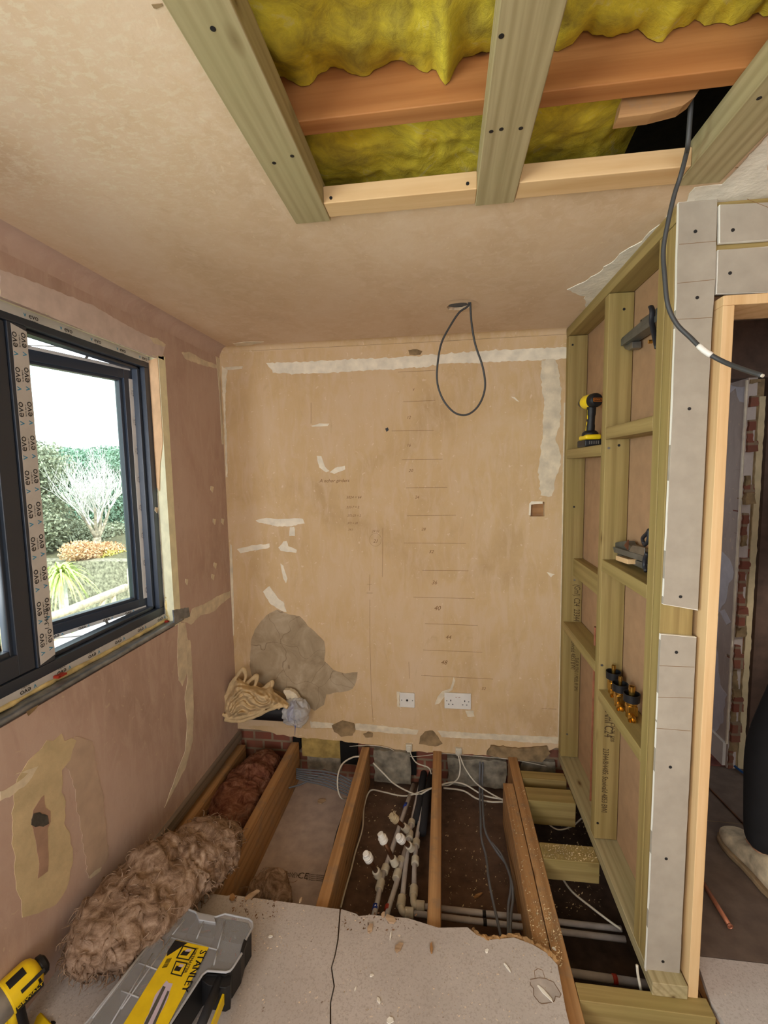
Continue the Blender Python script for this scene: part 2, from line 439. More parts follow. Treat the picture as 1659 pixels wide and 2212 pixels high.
def patch(name, pts, mat, parent, X=None, Y=None, Z=None, th=.0012, amp=.004, step=.012, seed=1):
    P = [at(x, y, X=X, Y=Y, Z=Z) for x, y in pts]; th += (seed % 40)*.00003+(len(pts) % 7)*.00001
    ext = (th, 0, 0) if X is not None else (0, -th, 0) if Y is not None else (0, 0, -th if Z > 1 else th)
    if X is not None and X > 0: ext = (-th, 0, 0)
    m = MB(); m.prism(jag(P, amp, step, seed) if amp else P, ext)
    return m.build(name, mat, parent)
BW = dict(parent=wall_back, Y=YB)
patch('cream_paint_band', [(575,784),(660,781),(760,776),(860,772),(960,764),(1060,757),(1160,752),(1225,751),(1224,775),(1190,778),(1100,780),(1030,784),(960,785),(920,792),(860,797),(800,800),(700,806),(630,808),(590,805)], M_PATCHW, seed=2, amp=.007, **BW)
patch('cream_paint_band', [(1170,778),(1200,776),(1208,800),(1212,850),(1211,905),(1200,950),(1212,985),(1210,1010),(1198,1040),(1192,1072),(1168,1070),(1166,1045),(1161,1020),(1168,980),(1172,930),(1176,870),(1168,820)], M_PATCH, seed=3, amp=.008, **BW)
patch('cream_paint_patch', [(485,794),(525,791),(523,797),(490,799)], M_PATCH, seed=4, **BW)
patch('cream_paint_patch', [(684,984),(694,985),(702,1008),(712,1018),(704,1021),(690,1010)], M_PATCHW, seed=5, **BW)
patch('cream_paint_patch', [(712,1020),(724,1010),(745,1006),(746,1014),(722,1024)], M_PATCHW, seed=6, **BW)
patch('cream_paint_patch', [(552,1124),(575,1118),(600,1122),(640,1119),(655,1121),(658,1130),(630,1137),(600,1137),(580,1132),(560,1130)], M_PATCHW, seed=7, **BW)
patch('cream_paint_patch', [(626,1138),(636,1138),(637,1158),(625,1158)], M_PATCHW, seed=8, **BW)
patch('cream_paint_patch', [(512,1186),(545,1178),(582,1174),(583,1183),(545,1190),(520,1195)], M_PATCHW, seed=9, **BW)
patch('cream_paint_patch', [(602,1183),(612,1170),(620,1168),(623,1180),(642,1188),(640,1194),(606,1190)], M_PATCHW, seed=10, **BW)
patch('cream_paint_patch', [(606,1217),(612,1222),(621,1250),(618,1260),(612,1250)], M_PATCHW, seed=11, amp=.002, **BW)
patch('cream_paint_patch', [(568,1278),(582,1266),(591,1278),(600,1292),(612,1300),(619,1322),(605,1318),(585,1305),(575,1290)], M_PATCHW, seed=12, **BW)
patch('cream_paint_patch', [(672,920),(690,915),(711,915),(708,920),(676,922)], M_PATCHW, seed=13, amp=.002, **BW)
patch('cream_paint_patch', [(1181,1236),(1198,1240),(1190,1247)], M_PATCHW, seed=14, amp=.002, **BW)
patch('cream_paint_patch', [(1104,857),(1112,858),(1122,868),(1116,866)], M_PATCHW, seed=15, amp=.002, **BW)
patch('cream_paint_corner_strip', [(479,790),(492,800),(488,830),(487,880),(490,960),(492,1031),(488,1031),(484,900),(480,830)], M_PATCH, seed=16, **BW)
patch('cream_paint_corner_strip', [(497,1175),(501,1178),(505,1290),(506,1370),(502,1378),(497,1250)], M_PATCH, seed=17, amp=.002, **BW)
patch('white_edge_strip', [(1218,870),(1223,870),(1213,1560),(1208,1600),(1205,1600),(1209,1400)], M_PATCH, seed=18, amp=.001, **BW)
patch('bare_render_patch', [(598,1316),(625,1328),(648,1330),(665,1352),(680,1365),(701,1385),(703,1410),(701,1428),(720,1447),(745,1455),(772,1452),(770,1470),(762,1488),(745,1493),(705,1500),(700,1522),(680,1535),(660,1525),(620,1500),(570,1480),(545,1462),(540,1440),(542,1390),(550,1360),(575,1330)], M_CEM, seed=19, amp=.005, step=.02, **BW)
patch('filler_patch', [(717,1566),(740,1556),(765,1562),(768,1575),(762,1588),(738,1590),(722,1580)], M_MORTAR, seed=20, th=.004, **BW)
patch('filler_patch', [(785,1585),(795,1580),(806,1583),(805,1592),(790,1592)], M_MORTAR, seed=21, th=.004, **BW)
patch('filler_patch', [(908,1590),(918,1580),(935,1578),(945,1590),(956,1606),(940,1612),(905,1606)], M_MORTAR, seed=22, th=.004, **BW)
patch('cream_paint_band', [(670,1558),(720,1562),(718,1572),(672,1572)], M_PATCH, seed=23, **BW)
patch('cream_paint_band', [(768,1562),(860,1571),(905,1577),(900,1586),(850,1584),(766,1576)], M_PATCH, seed=24, **BW)
patch('cream_paint_band', [(945,1578),(1040,1584),(1120,1588),(1206,1592),(1205,1606),(1150,1604),(1060,1597),(955,1592)], M_PATCH, seed=25, **BW)
patch('filler_splash', [(955,1493),(973,1487),(980,1462),(983,1470),(977,1490),(966,1497),(948,1520),(939,1522),(945,1505)], M_PATCH, seed=26, amp=.002, **BW)
patch('filler_splash', [(1005,1534),(1022,1535),(1025,1547),(1010,1548)], M_PATCH, seed=27, **BW)
patch('filler_splash', [(857,1493),(864,1494),(862,1522),(868,1530),(858,1526)], M_PATCH, seed=28, **BW)
patch('filler_splash', [(1143,1088),(1148,1083),(1172,1083),(1172,1088),(1147,1090),(1146,1114),(1142,1112)], M_PATCHW, seed=29, amp=.001, **BW)
patch('plaster_chip', [(882,757),(900,754),(913,759),(908,767),(884,767)], M_MORTAR, seed=30, **BW)
patch('plaster_chip', [(832,926),(838,923),(840,929),(835,933)], M_BLACK, seed=31, amp=.001, **BW)
# ceiling-to-wall cracks, pencil marks
def line(name, pts, mat, parent, w=.0016, X=None, Y=None, Z=None):
    P = [at(x, y, X=X, Y=Y, Z=Z) for x, y in pts]
    if Y is not None: P = [p+Vector((0, -.0002, 0)) for p in P]
    m = MB(); m.tube(P, w/2, 5); return m.build(name, mat, parent)
for (a, c) in (((860,804),(940,800)),((870,868),(940,865)),((846,931),(937,930)),((868,993),(956,992)),((877,1054),(966,1053)),((879,1114),(985,1113)),((873,1173),(1006,1174)),((912,1232),(1012,1233)),((893,1290),(1025,1293)),((918,1347),(1032,1351)),((914,1404),(1042,1409)),((910,1459),(1065,1467)),((672,870),(672,915)),((799,1241),(798,1276)),((793,1262),(803,1262)),((792,1281),(805,1281)),((883,1430),(884,1466)),((827,1140),(826,1246)),((1170,1531),(1202,1532))):
    line('pencil_line', (a, c), M_PENCIL, **BW)
line('pencil_line', ((799,1295),(799,1380),(802,1500),(806,1560)), M_PENCIL, **BW)
line('pencil_circle', [(811+13*math.cos(t*PI/8), 1166+14*math.sin(t*PI/8)) for t in range(17)], M_PENCIL, w=.001, **BW)
def pencil_text(s, x, y, size, dx=1, dy=0):
    o = at(x, y, Y=YB-.0003); m = MB()
    m.text(s, size, o, (dx, 0, -dy), (0, 0, 1), ext=.0002, shear=.3); return m.build('pencil_writing', M_PENCIL, wall_back)
for s, x, y, z in (('Y', 890, 845, .02), ('12', 878, 905, .022), ('16', 878, 965, .022), ('20', 882, 1020, .024), ('24', 896, 1077, .022), ('28', 910, 1146, .022), ('32', 926, 1195, .026), ('36', 932, 1262, .03), ('40', 937, 1318, .036), ('44', 962, 1380, .03), ('48', 952, 1435, .034), ('52', 1040, 1490, .022),
                   ('A nchor girders', 690, 1042, .026), ('5024 = 64', 748, 1077, .02), ('233-7 = 2', 748, 1098, .018), ('272-23 = 2', 750, 1116, .017), ('372 = 20', 750, 1132, .016), ('24.1', 752, 1146, .015), ('29 51', 803, 1150, .018), ('21', 806, 1172, .026)):
    pencil_text(s, x, y, z)
line('hairline_crack', ((480,760),(560,757),(700,750),(860,742),(960,737),(1060,731),(1225,722)), M_MORTAR, w=.002, **BW)

# left wall with window opening
WY0, WY1, WZ0, WZ1 = .1, 1.87, .905, 2.082
b = MB()
XO = XL-.125
b.box(XO, XL, WY1+.044, YB+.2, -.4, ZC+.02); b.box(XO, XL, WY1, WY1+.044, -.4, WZ0-.02); b.box(XL-.02, XL, WY1, WY1+.044, WZ1+.012, ZC+.02); b.box(XO, XL-.02, WY1, WY1+.044, WZ1+.022, ZC+.02); b.box(XO, XL, -.5, WY0, -.4, ZC+.02); b.box(XO, XL, -2.4, -2.0, -.4, ZC+.02); b.box(XO, XL, -2.0, -.5, -.4, .9); b.box(XO, XL, -2.0, -.5, 2.08, ZC+.02)  # opening behind the camera is added to let the unseen left light in
b.box(XO, XL, WY0, WY1, -.4, WZ0-.02); b.box(XO, XL-.02, WY0, WY1, WZ1+.022, ZC+.02); b.box(XL-.02, XL, WY0, WY1, WZ1-.002, ZC+.02)
wall_left = struct(b.build('wall_left', M_PLL, loc=(XL, 1, 1)))
LW = dict(parent=wall_left, X=XL)
m = MB(); m.prism([(XL+.0004, WY1-.004, WZ0-.02), (XL+.0004, WY1+.0445, WZ0-.02), (-1.340, WY1+.0445, WZ0-.02), (-1.295, 1.908, WZ0-.02)], (0, 0, WZ1+.012-WZ0+.02)); m.build('window_reveal', M_REVEAL, wall_left)
m = MB(); rv = lambda t, z: (XL-.003-(.068)*t, WY1-.0048+.0365*t, z)
m.prism([rv(0, 1.72), rv(0, WZ1-.003), rv(1, WZ1-.003), rv(1, 1.52), rv(.7, 1.50), rv(.45, 1.62), rv(.25, 1.66)], (-.0003, -.001, 0)); m.build('bare_board_reveal', M_PINKP, wall_left)
m = MB(); m.prism([(XL+.0004, WY0, 2.079), (XL+.0004, WY0, 2.10), (-1.295, WY0, 2.11), (-1.295, WY0, 2.0965)], (0, 1.905-WY0, 0)); m.build('window_soffit', M_REVEAL, wall_left)
patch('pale_filler_band', [(0,582),(80,612),(200,660),(290,712),(340,735),(357,748),(350,770),(325,768),(200,722),(100,680),(0,640)], flat('pale_pinkish_filler', '#d2c2ba', .85, var=.06), seed=40, amp=.004, **LW)
patch('cream_paint_patch', [(322,728),(340,731),(358,745),(352,750),(330,740)], M_PATCH, seed=41, **LW)
patch('cream_paint_patch', [(392,762),(410,760),(440,778),(474,790),(473,797),(448,792),(425,785),(400,775)], M_PATCH, seed=42, **LW)
patch('cream_paint_patch', [(384,1340),(410,1330),(415,1315),(440,1305),(470,1288),(497,1276),(497,1290),(478,1305),(460,1322),(432,1330),(412,1350),(405,1345)], M_PATCH, seed=43, **LW)
patch('cream_paint_patch', [(385,1345),(400,1345),(408,1400),(405,1450),(394,1482),(386,1470),(383,1420)], M_PATCH, seed=44, **LW)
patch('cream_paint_patch', [(402,1385),(411,1382),(414,1430),(418,1520),(416,1600),(400,1660),(355,1745),(385,1660),(400,1620),(404,1560),(398,1510),(405,1470)], M_PATCH, seed=45, **LW)
patch('cream_paint_corner_strip', [(466,770),(476,775),(475,830),(478,880),(483,960),(479,960),(474,850),(469,800)], M_PATCH, seed=46, amp=.003, **LW)
patch('filler_smear', [(130,1620),(160,1592),(200,1600),(208,1660),(222,1720),(230,1800),(236,1850),(215,1880),(190,1900),(160,1700)], flat('thin_cream_smear', '#bda692', .85, var=.06), seed=47, amp=.008, **LW)
patch('yellow_filler_patch', [(30,1705),(60,1640),(100,1605),(130,1590),(165,1600),(150,1640),(132,1665),(138,1720),(142,1790),(158,1845),(150,1900),(120,1955),(45,1985),(35,1920),(28,1820)], M_PATCHY, seed=48, amp=.012, step=.02, **LW)
patch('cream_paint_patch', [(0,1712),(30,1695),(60,1670),(30,1672),(82,1655),(60,1690),(20,1722),(0,1730)], M_PATCH, seed=49, **LW)
patch('bare_plaster_slot', [(88,1722),(94,1718),(97,1745),(108,1752),(108,1775),(101,1790),(104,1860),(102,1882),(80,1898),(84,1865),(72,1800),(66,1775),(70,1750)], flat('bare_pink_plaster', '#a98a76', .85, var=.1), seed=50, th=.002, amp=.002, **LW)
patch('cable_hole', [(70,1760),(84,1755),(100,1762),(104,1778),(92,1785),(75,1785),(65,1782)], flat('dark_hole_rubble', '#4a4640', .95, var=.5, bumpy=1), seed=51, th=.003, amp=.004, **LW)
patch('cream_paint_patch', [(190,1895),(205,1880),(219,1872),(216,1882),(195,1898)], M_PATCH, seed=52, amp=.001, **LW)
patch('dark_gouge', [(55,1535),(85,1510),(82,1525),(62,1545)], M_MORTAR, seed=53, **LW)
for i, (x, y) in enumerate(((462,1215),(457,1240),(460,1120),(478,1120),(335,1095),(400,1250),(455,1050))):
    patch('paint_fleck', [(x,y),(x+6,y+2),(x+4,y+14),(x-1,y+8)], M_PATCH, seed=60+i, amp=.002, **LW)
# coving strip at the left wall and at the back wall (hand-skimmed, concave)
def cove(name, p0, p1, inward, mat, parent, r=.05):
    p0, p1, inward = Vector(p0), Vector(p1), Vector(inward); prof = [(0, 0)]
    for i in range(7):
        a = i/6*PI/2; prof.append((r-r*math.sin(a), -(r-r*math.cos(a))))
    m = MB(); m.prism([p0+inward*u+Vector((0, 0, w)) for u, w in prof], p1-p0); o = m.build(name, mat, parent); return shade_auto(o)
cove('skimmed_coving', (XL, -1.6, ZC), (XL, YB, ZC), (1, 0, 0), M_PLL, wall_left, .055)
cove('skimmed_coving', (XL, YB, ZC), (.61, YB, ZC), (0, -1, 0), M_PLB, wall_back, .03)

# ceiling
OX0, OX1, OY0, OY1 = -.33, .64, .25, 1.215
b = MB()
b.box(XL-.2, OX0, -2.4, YB+.03, ZC, ZC+.013); b.box(OX1, 2.2, -2.4, YB+2, ZC, ZC+.013)
b.box(OX0, OX1, -2.4, OY0, ZC, ZC+.013)
hcx, hcy, hr = .068, 2.005, .055
b.box(OX0, hcx-hr, OY1, YB+.03, ZC, ZC+.013); b.box(hcx+hr, OX1, OY1, YB+.03, ZC, ZC+.013)
b.box(hcx-hr, hcx+hr, OY1, hcy-hr*.9, ZC, ZC+.013); b.box(hcx-hr, hcx+hr, hcy+hr*.9, YB+.03, ZC, ZC+.013)
ceiling = struct(b.build('ceiling', M_PLC, loc=(0, 0, ZC)))
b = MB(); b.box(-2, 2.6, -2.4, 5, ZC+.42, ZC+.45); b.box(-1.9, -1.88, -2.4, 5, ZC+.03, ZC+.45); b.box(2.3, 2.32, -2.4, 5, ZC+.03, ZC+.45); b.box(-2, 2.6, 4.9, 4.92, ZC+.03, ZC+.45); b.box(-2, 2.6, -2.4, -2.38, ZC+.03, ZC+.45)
b.build('loft_boarding', flat('dark_loft_boarding', '#3b2d20', .95, var=.3), ceiling)  # unseen box added over the loft to keep sky light out
# ragged rim round the cable hole
rim = []
for i in range(26):
    a = i/26*2*PI; w = 1+.18*noise.noise(Vector((math.cos(a)*2, math.sin(a)*2, 3)))
    rim.append(Vector((hcx+hr*.9*w*math.cos(a), hcy+hr*.80*w*math.sin(a), ZC)))
m = MB(); out = [Vector((hcx+hr*1.5*math.cos(i/26*2*PI), hcy+hr*1.4*math.sin(i/26*2*PI), ZC-.0012)) for i in range(26)]
inn = [p+Vector((0, 0, -.0015)) for p in rim]; top = [Vector((hcx+(p.x-hcx)*.95, hcy+(p.y-hcy)*1.08, ZC+.012)) for p in rim]
fs = []
for i in range(26):
    j = (i+1) % 26; fs += [(i, j, 26+j, 26+i), (26+i, 26+j, 52+j, 52+i)]
m.add(out+inn+top, fs); m.build('cable_hole_rim', M_PLC, ceiling)
CL = dict(parent=ceiling, Z=ZC)
patch('white_textured_paint', [(1225,625),(1262,608),(1300,582),(1340,548),(1385,520),(1420,490),(1450,455),(1480,440),(1500,405),(1560,398),(1659,330),(1659,460),(1560,470),(1475,490),(1445,520),(1400,570),(1330,625),(1268,672),(1262,640)], M_ARTEX, seed=70, amp=.010, step=.02, **CL)
patch('white_textured_paint', [(1500,405),(1560,398),(1659,290),(1659,470),(1500,460)], M_ARTEX, seed=71, amp=.003, **CL)
line('board_joint_crack', ((1588,362),(1620,357),(1659,354)), M_MORTAR, w=.002, **CL)
patch('pale_paint_fleck', [(503,742),(530,738),(570,738),(540,745),(510,747)], M_PATCH, seed=72, **CL)
m = MB(); m.prism([at(x, y, Z=ZC-.0008) for x, y in ((327,10),(350,8),(352,13),(338,20),(332,18))], (0, 0, .0005)); m.build('dark_scuff', M_MORTAR, ceiling)

# floor: joist void ceiling boards below, hall boards, rear room
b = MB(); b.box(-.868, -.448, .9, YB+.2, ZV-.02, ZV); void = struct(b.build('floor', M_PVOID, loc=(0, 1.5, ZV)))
M_VOLD = flat('old_brown_shaded_board', '#5f4a3c', .95, var=.2, bumpy=.2); M_VDK = flat('void_shade_board', '#3d2f27', .95, var=.3, bumpy=.3)  # older brown boards, darkened further to carry the shade between the joists
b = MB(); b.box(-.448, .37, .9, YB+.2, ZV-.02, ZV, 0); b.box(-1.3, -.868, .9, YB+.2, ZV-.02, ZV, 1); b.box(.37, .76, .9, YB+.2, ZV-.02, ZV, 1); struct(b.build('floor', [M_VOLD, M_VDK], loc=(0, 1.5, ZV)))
p = at(577, 1897, Z=ZV); q = at(716, 1909, Z=ZV); dr = (q-p).normalized(); up = Vector((0, 0, 1)).cross(dr)
m = MB()
def vt(s, px, py, size): 
    m.text(s, size, at(px, py, Z=ZV)+Vector((0, 0, .0008)), dr, up, ext=.0003)
vt('(Jkg', 579, 1891, .03); vt('HANDLE', 618, 1889, .017); vt('SAFELY', 617, 1894, .017); vt('CE', 641, 1897, .042)
for r in range(4): vt('EN 520 gypsum', 661, 1889+r*4-(0), .007)
for r in range(4): vt('plasterboard', 683, 1891+r*4, .007)
tp = at(598, 1891, Z=ZV)+Vector((0, 0, .001)); a, c, d = tp, tp+dr*.032, tp+dr*.016+up*.032
m.tube([a, c, d, a], .0014, 5); m.tube([a+dr*.016+up*.009, a+dr*.016+up*.022], .0014, 5)
m.build('printed_marking', flat('board_print', '#4d4038', .9), void)
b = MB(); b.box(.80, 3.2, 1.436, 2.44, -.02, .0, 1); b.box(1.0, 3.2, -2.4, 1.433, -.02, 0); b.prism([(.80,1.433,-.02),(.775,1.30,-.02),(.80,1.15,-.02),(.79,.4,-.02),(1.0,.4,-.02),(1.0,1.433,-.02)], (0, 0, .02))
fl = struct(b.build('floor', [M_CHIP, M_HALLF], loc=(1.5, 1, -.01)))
b = MB(); b.box(XL, 1.0, -2.4, .4, -.03, -.0005); struct(b.build('floor', M_CHIP, loc=(0, -1, -.01)))
b = MB(); b.box(.76, 3.2, 2.44, 5, -.02, .004); struct(b.build('floor', M_CARPET, loc=(1.5, 3, 0)))
for a, c in (((1508,1771),(1659,1785)),):
    line('board_joint', (a, c), M_MORTAR, fl, .002, Z=0)
b = MB(); b.box(-1.34, 3.3, -2.4, 4.4, -.30, -.245); b.box(.77, .79, -2.3, 2.6, -.245, -.03); struct(b.build('floor', M_VDK, loc=(1, 1, -.27)))  # dark slab and strip added underneath to stop outside light leaking in
# rear of the room (behind the camera): wall with a wide window opening, right wall
b = MB(); b.box(XL-.3, -1.0, -2.3, -2.1, -.1, ZC); b.box(1.5, 3.4, -2.3, -2.1, -.1, ZC); b.box(-1.0, 1.5, -2.3, -2.1, -.1, .7); b.box(-1.0, 1.5, -2.3, -2.1, 2.15, ZC)
struct(b.build('wall_rear', M_PLL, loc=(0, -2.2, 1)))
b = MB(); b.box(3.2, 3.3, 1.4, 5, -.1, ZC); b.box(1.9, 2.0, -2.3, 1.43, -.1, ZC); struct(b.build('wall_right', M_PLC, loc=(1.9, 1, 1)))
# hall beyond the stud wall
b = MB()
b.box(1.46, 1.50, 2.43, 2.95, 0, 1.99); b.box(1.46, 1.50, 2.95, 5, 0, ZC); b.box(.6, 3.3, 4.36, 4.42, -.1, ZC+.03); b.box(.6, .70, YB+.2, 4.4, -.1, ZC+.03)
hallw = struct(b.build('wall_hall', plaster('hall_plaster', '#a89a92', '#b8aba3', '#c4b8b0'), loc=(1.5, 3, 1)))
for i, pts in enumerate(([(1547,1200),(1560,1190),(1576,1210),(1585,1235),(1575,1260),(1570,1290),(1550,1330)], [(1545,1290),(1552,1300),(1550,1400),(1556,1480),(1570,1500),(1562,1560),(1535,1590),(1535,1400)], [(1555,1320),(1566,1315),(1580,1345),(1570,1350)], [(1566,830),(1612,834),(1612,870),(1600,865),(1590,842),(1575,850),(1574,862),(1566,862)])):
    patch('white_paint_patch', pts, flat('bluish_white_paint', '#cfcdd4', .7, var=.05) if i == 0 else bpy.data.materials['bluish_white_paint'], hallw, X=1.46, th=.001, amp=.015, step=.03, seed=90+i)
b = MB(); b.box(1.445, 1.46, 2.445, 5, 0.004, .13); struct(b.build('baseboard_hall', M_WHITEPL))
b = MB(); b.box(.70, 3.2, 2.44, 2.56, 1.99, ZC); b.box(1.56, 3.2, 2.44, 2.56, -.02, 1.99); struct(b.build('wall_hall_back', M_DARKHALL, loc=(2, 2.44, 1)))
# broken brick end of the hall wall
b = MB()
rs = random.Random(4)
z = .0
while z < 1.98:
    h = rs.uniform(.045, .085); w = rs.uniform(.02, .05); d = rs.uniform(.0, .03)
    P = jag([(1.463, 2.435-d, z), (1.463+w, 2.435-d, z+.006), (1.463+w*.9, 2.435-d, min(z+h, 1.98)), (1.463, 2.435-d, min(z+h, 1.98))], .005, .012, int(z*100))
    b.prism(P, (0, .06, 0), rs.choice((0, 0, 1))); z += h*.85
b.box(1.4665, 1.535, 2.437, 2.46, 0, 1.985, 1)
b.build('broken_brick_edge', [M_BRICK, M_MORTAR], hallw)
b = MB(); b.prism(jag([(1.512, 2.43, 0), (1.54, 2.43, 0), (1.54, 2.43, 1.9), (1.512, 2.43, 1.9)], .004, .02, 9), (0, .02, 0)); b.build('ragged_plaster_edge', M_PATCHY, hallw)
b = MB(); b.prism(jag([(1.452, 2.432, 0.13), (1.466, 2.432, .13), (1.466, 2.432, 1.98), (1.452, 2.432, 1.98)], .0015, .02, 11), (0, .01, 0)); b.build('white_plaster_edge', M_PATCHW, hallw)
# batten along the foot of the left wall
b = MB(); b.box(XL, XL+.022, 1.35, YB, -.005, .045); struct(b.build('trim_1', M_GREYW[1]))
# masonry seen under the back wall
b = MB()
for x0, x1, z0, z1, y in ((-.80, -.60, -.17, .0, YB+.01), (-.40, -.19, -.2, -.01, YB-.02), (.02, .34, -.2, -.04, YB+.0), (.42, .60, -.2, -.03, YB+.01)):
    b.prism(jag([(x0, y, z0), (x1, y, z0), (x1, y, z1), (x0, y, z1)], .012, .03, int(x0*50)), (0, .05, 0))
struct(b.build('wall_foundation', M_BLOCK))
b = MB()
b.prism(jag([(-.83, YB+.006, -.09), (-.60, YB+.006, -.09), (-.60, YB+.006, .03), (-.83, YB+.006, .035)], .006, .03, 2), (0, .04, 0))
struct(b.build('wall_foundation', flat('yellow_mortar_bed', '#a58c50', .95, var=.2, bumpy=.7)))
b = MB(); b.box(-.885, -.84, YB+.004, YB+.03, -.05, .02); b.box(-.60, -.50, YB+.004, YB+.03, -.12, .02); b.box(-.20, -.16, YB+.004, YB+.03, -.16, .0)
struct(b.build('wall_foundation', flat('black_gap_shade', '#0c0a08', 1)))  # black blocks stand in for the shade inside gaps in the masonry
# ------------------------------------------------------------------ window_1
XF = -1.29
b = MB()
b.box(XF-.07, XF, WY0-.01, 1.925, .905, .965); b.box(XF-.07, XF, WY0-.01, 1.925, 2.045, 2.105)
b.box(XF-.07, XF, 1.868, 1.925, .965, 2.045); b.box(XF-.07, XF, 1.238, 1.304, .965, 2.045); b.box(XF-.07, XF, WY0-.01, WY0+.05, .965, 2.045)
b.box(XF-.062, XF-.022, 1.850, 1.868, .965, 2.045); b.box(XF-.062, XF-.022, 1.304, 1.318, .965, 2.045)
b.box(XF-.062, XF-.022, 1.304, 1.868, .965, .980); b.box(XF-.062, XF-.022, 1.304, 1.868, 2.032, 2.045)
win = struct(b.build('window_1', M_ANTH, bevel=.003, loc=(XF, 1.2, 1.5)))
TAPE = [M_TAPE, M_TAPEK, M_TAPEB]
def evo(m, o, right, up, size=.045):
    right, up = Vector(right).normalized(), Vector(up).normalized(); n = right.cross(up)
    o = Vector(o)+n*.0004
    m.text('v', size*.95, o, right, up, 2, .0002); m.text('evo', size, o+right*size*.75, right, up, 1, .0002)
    m.text('let the light in', size*.2, o+right*size*.9-up*size*.3, right, up, 1, .0001)
# mullion tape, printing reads upwards, two staggered columns
m = MB(); m.prism(jag([(XF+.0006, 1.246, .972), (XF+.0006, 1.302, .985), (XF+.0006, 1.302, 2.028), (XF+.0006, 1.250, 2.040)], .0012, .03, 3), (.0005, 0, 0))
for i in range(10):
    evo(m, (XF+.0012, 1.266, 1.00+.105*i), (0, 0, 1), (0, -1, 0), .033); evo(m, (XF+.0012, 1.296, .955+.105*i+.05), (0, 0, 1), (0, -1, 0), .033)
m.text('1.34620', .022, (XF+.0016, 1.288, 1.075), (0, 0, 1), (0, -1, .1), 1, .0002, shear=.2)
m.build('protective_tape', TAPE, win)
# bottom tape, printing upside down
m = MB(); m.box(XF+.0003, XF+.0012, WY0, 1.92, .903, .930)
for i in range(13):
    evo(m, (XF+.0015, 1.90-.135*i, .922), (0, -1, 0), (0, 0, -1), .026)
m.build('protective_tape', TAPE, win)
m = MB(); m.box(XF+.0003, XF+.0012, WY0, 1.90, 2.068, 2.0955)
for i in range(13):
    evo(m, (XF+.0015, .35+.135*i, 2.074), (0, 1, 0), (0, 0, 1), .024)
m.build('protective_tape', TAPE, win)
m = MB(); m.box(XF+.0003, XF+.0012, 1.900, 1.923, .93, 2.066)
for i in range(9):
    evo(m, (XF+.0015, 1.906, 2.04-.125*i), (0, 0, -1), (0, 1, 0), .024)
m.build('protective_tape', TAPE, win)
# closed left light
b = MB()
for y0, y1, z0, z1 in ((1.178, 1.236, .967, 2.043), (WY0+.05, .12+.05, .967, 2.043), (.16, 1.18, .967, 1.035), (.16, 1.18, 1.975, 2.043)):
    b.box(XF-.055, XF-.006, y0, y1, z0, z1)
for y0, y1, z0, z1 in ((1.166, 1.18, 1.03, 1.98), (.16, 1.165, 1.02, 1.05), (.16, 1.165, 1.96, 1.98)):
    b.box(XF-.045, XF-.018, y0, y1, z0, z1)
sl = b.build('casement', M_ANTH, win, bevel=.003)
m = MB(); m.box(XF-.036, XF-.032, .16, 1.155, 1.03, 1.975); m.build('glass_pane', M_GLASS, sl)
# open right casement, hinged on the far jamb, swung outwards
hp = Vector((XF-.045, 1.862, 0)); sd_ = Vector((-.273, -.962, 0)).normalized(); sn = Vector((-sd_.y, sd_.x, 0))
if sn.x < 0: sn = -sn
def sp(a, z, o=0): return hp+sd_*a+sn*o+Vector((0, 0, z))
def bar(m, a0, a1, z0, z1, t0, t1, mi=0):
    m.add([sp(a, z, t) for a in (a0, a1) for t in (t0, t1) for z in (z0, z1)], [(0,1,3,2),(4,6,7,5),(0,4,5,1),(2,3,7,6),(0,2,6,4),(1,5,7,3)], mi)
b = MB(); SW = .55
for a in ((0, .052, .972, 2.038), (SW-.052, SW, .972, 2.038), (.052, SW-.052, .972, 1.022), (.052, SW-.052, 1.988, 2.038)): bar(b, *a, -.05, 0)
for a in ((.052, .066, 1.022, 1.988), (.052, SW-.052, 1.02, 1.032), (.052, SW-.052, 1.978, 1.99)): bar(b, *a, -.042, -.012)
sr = b.build('casement', M_ANTH, win, bevel=.002)
m = MB(); bar(m, .06, SW-.05, 1.02, 1.98, -.032, -.028); m.build('glass_pane', M_GLASS, sr)
m = MB(); bar(m, .010, .030, 1.02, 1.99, .0003, .0012)
for i in range(8): evo(m, sp(.015, 1.96-.125*i, .0014), (0, 0, -1), -sd_, .02)
m.build('protective_tape', TAPE, sr)
m = MB(); bar(m, .02, SW, .974, .986, .0003, .0012); bar(m, .02, SW, 2.026, 2.036, .0003, .0012)
for i in range(5): evo(m, sp(.08+i*.1, .984, .0014), sd_, (0, 0, -1), .02)
m.build('protective_tape', TAPE, sr)
m = MB()
for i in range(9): bar(m, -.0, .006, 1.05+i*.105, 1.05+i*.105+.05, .002, .012)
m.build('gasket_block', flat('pale_gasket', '#cdbda8', .7), sr)
for zz in (.975, 2.036):
    m = MB(); m.obox((Vector((XF-.04, 1.60, zz))+sp(.20, zz, -.02))/2, (sp(.20, 0, -.02)-Vector((XF-.04, 1.60, 0)), (0, 0, 1), (1, 0, 0)), ((sp(.20, 0, -.02)-Vector((XF-.04, 1.60, 0))).length, .003, .014))
    m.obox((Vector((XF-.04, 1.50, zz))+sp(.44, zz, -.02))/2, (sp(.44, 0, -.02)-Vector((XF-.04, 1.50, 0)), (0, 0, 1), (1, 0, 0)), ((sp(.44, 0, -.02)-Vector((XF-.04, 1.50, 0))).length, .003, .012))
    m.build('friction_stay', M_STEEL, win)
m = MB(); m.box(XF-.30, XF-.07, WY0, 1.95, .885, .902); m.build('outer_sill', M_WHITEPL, win)
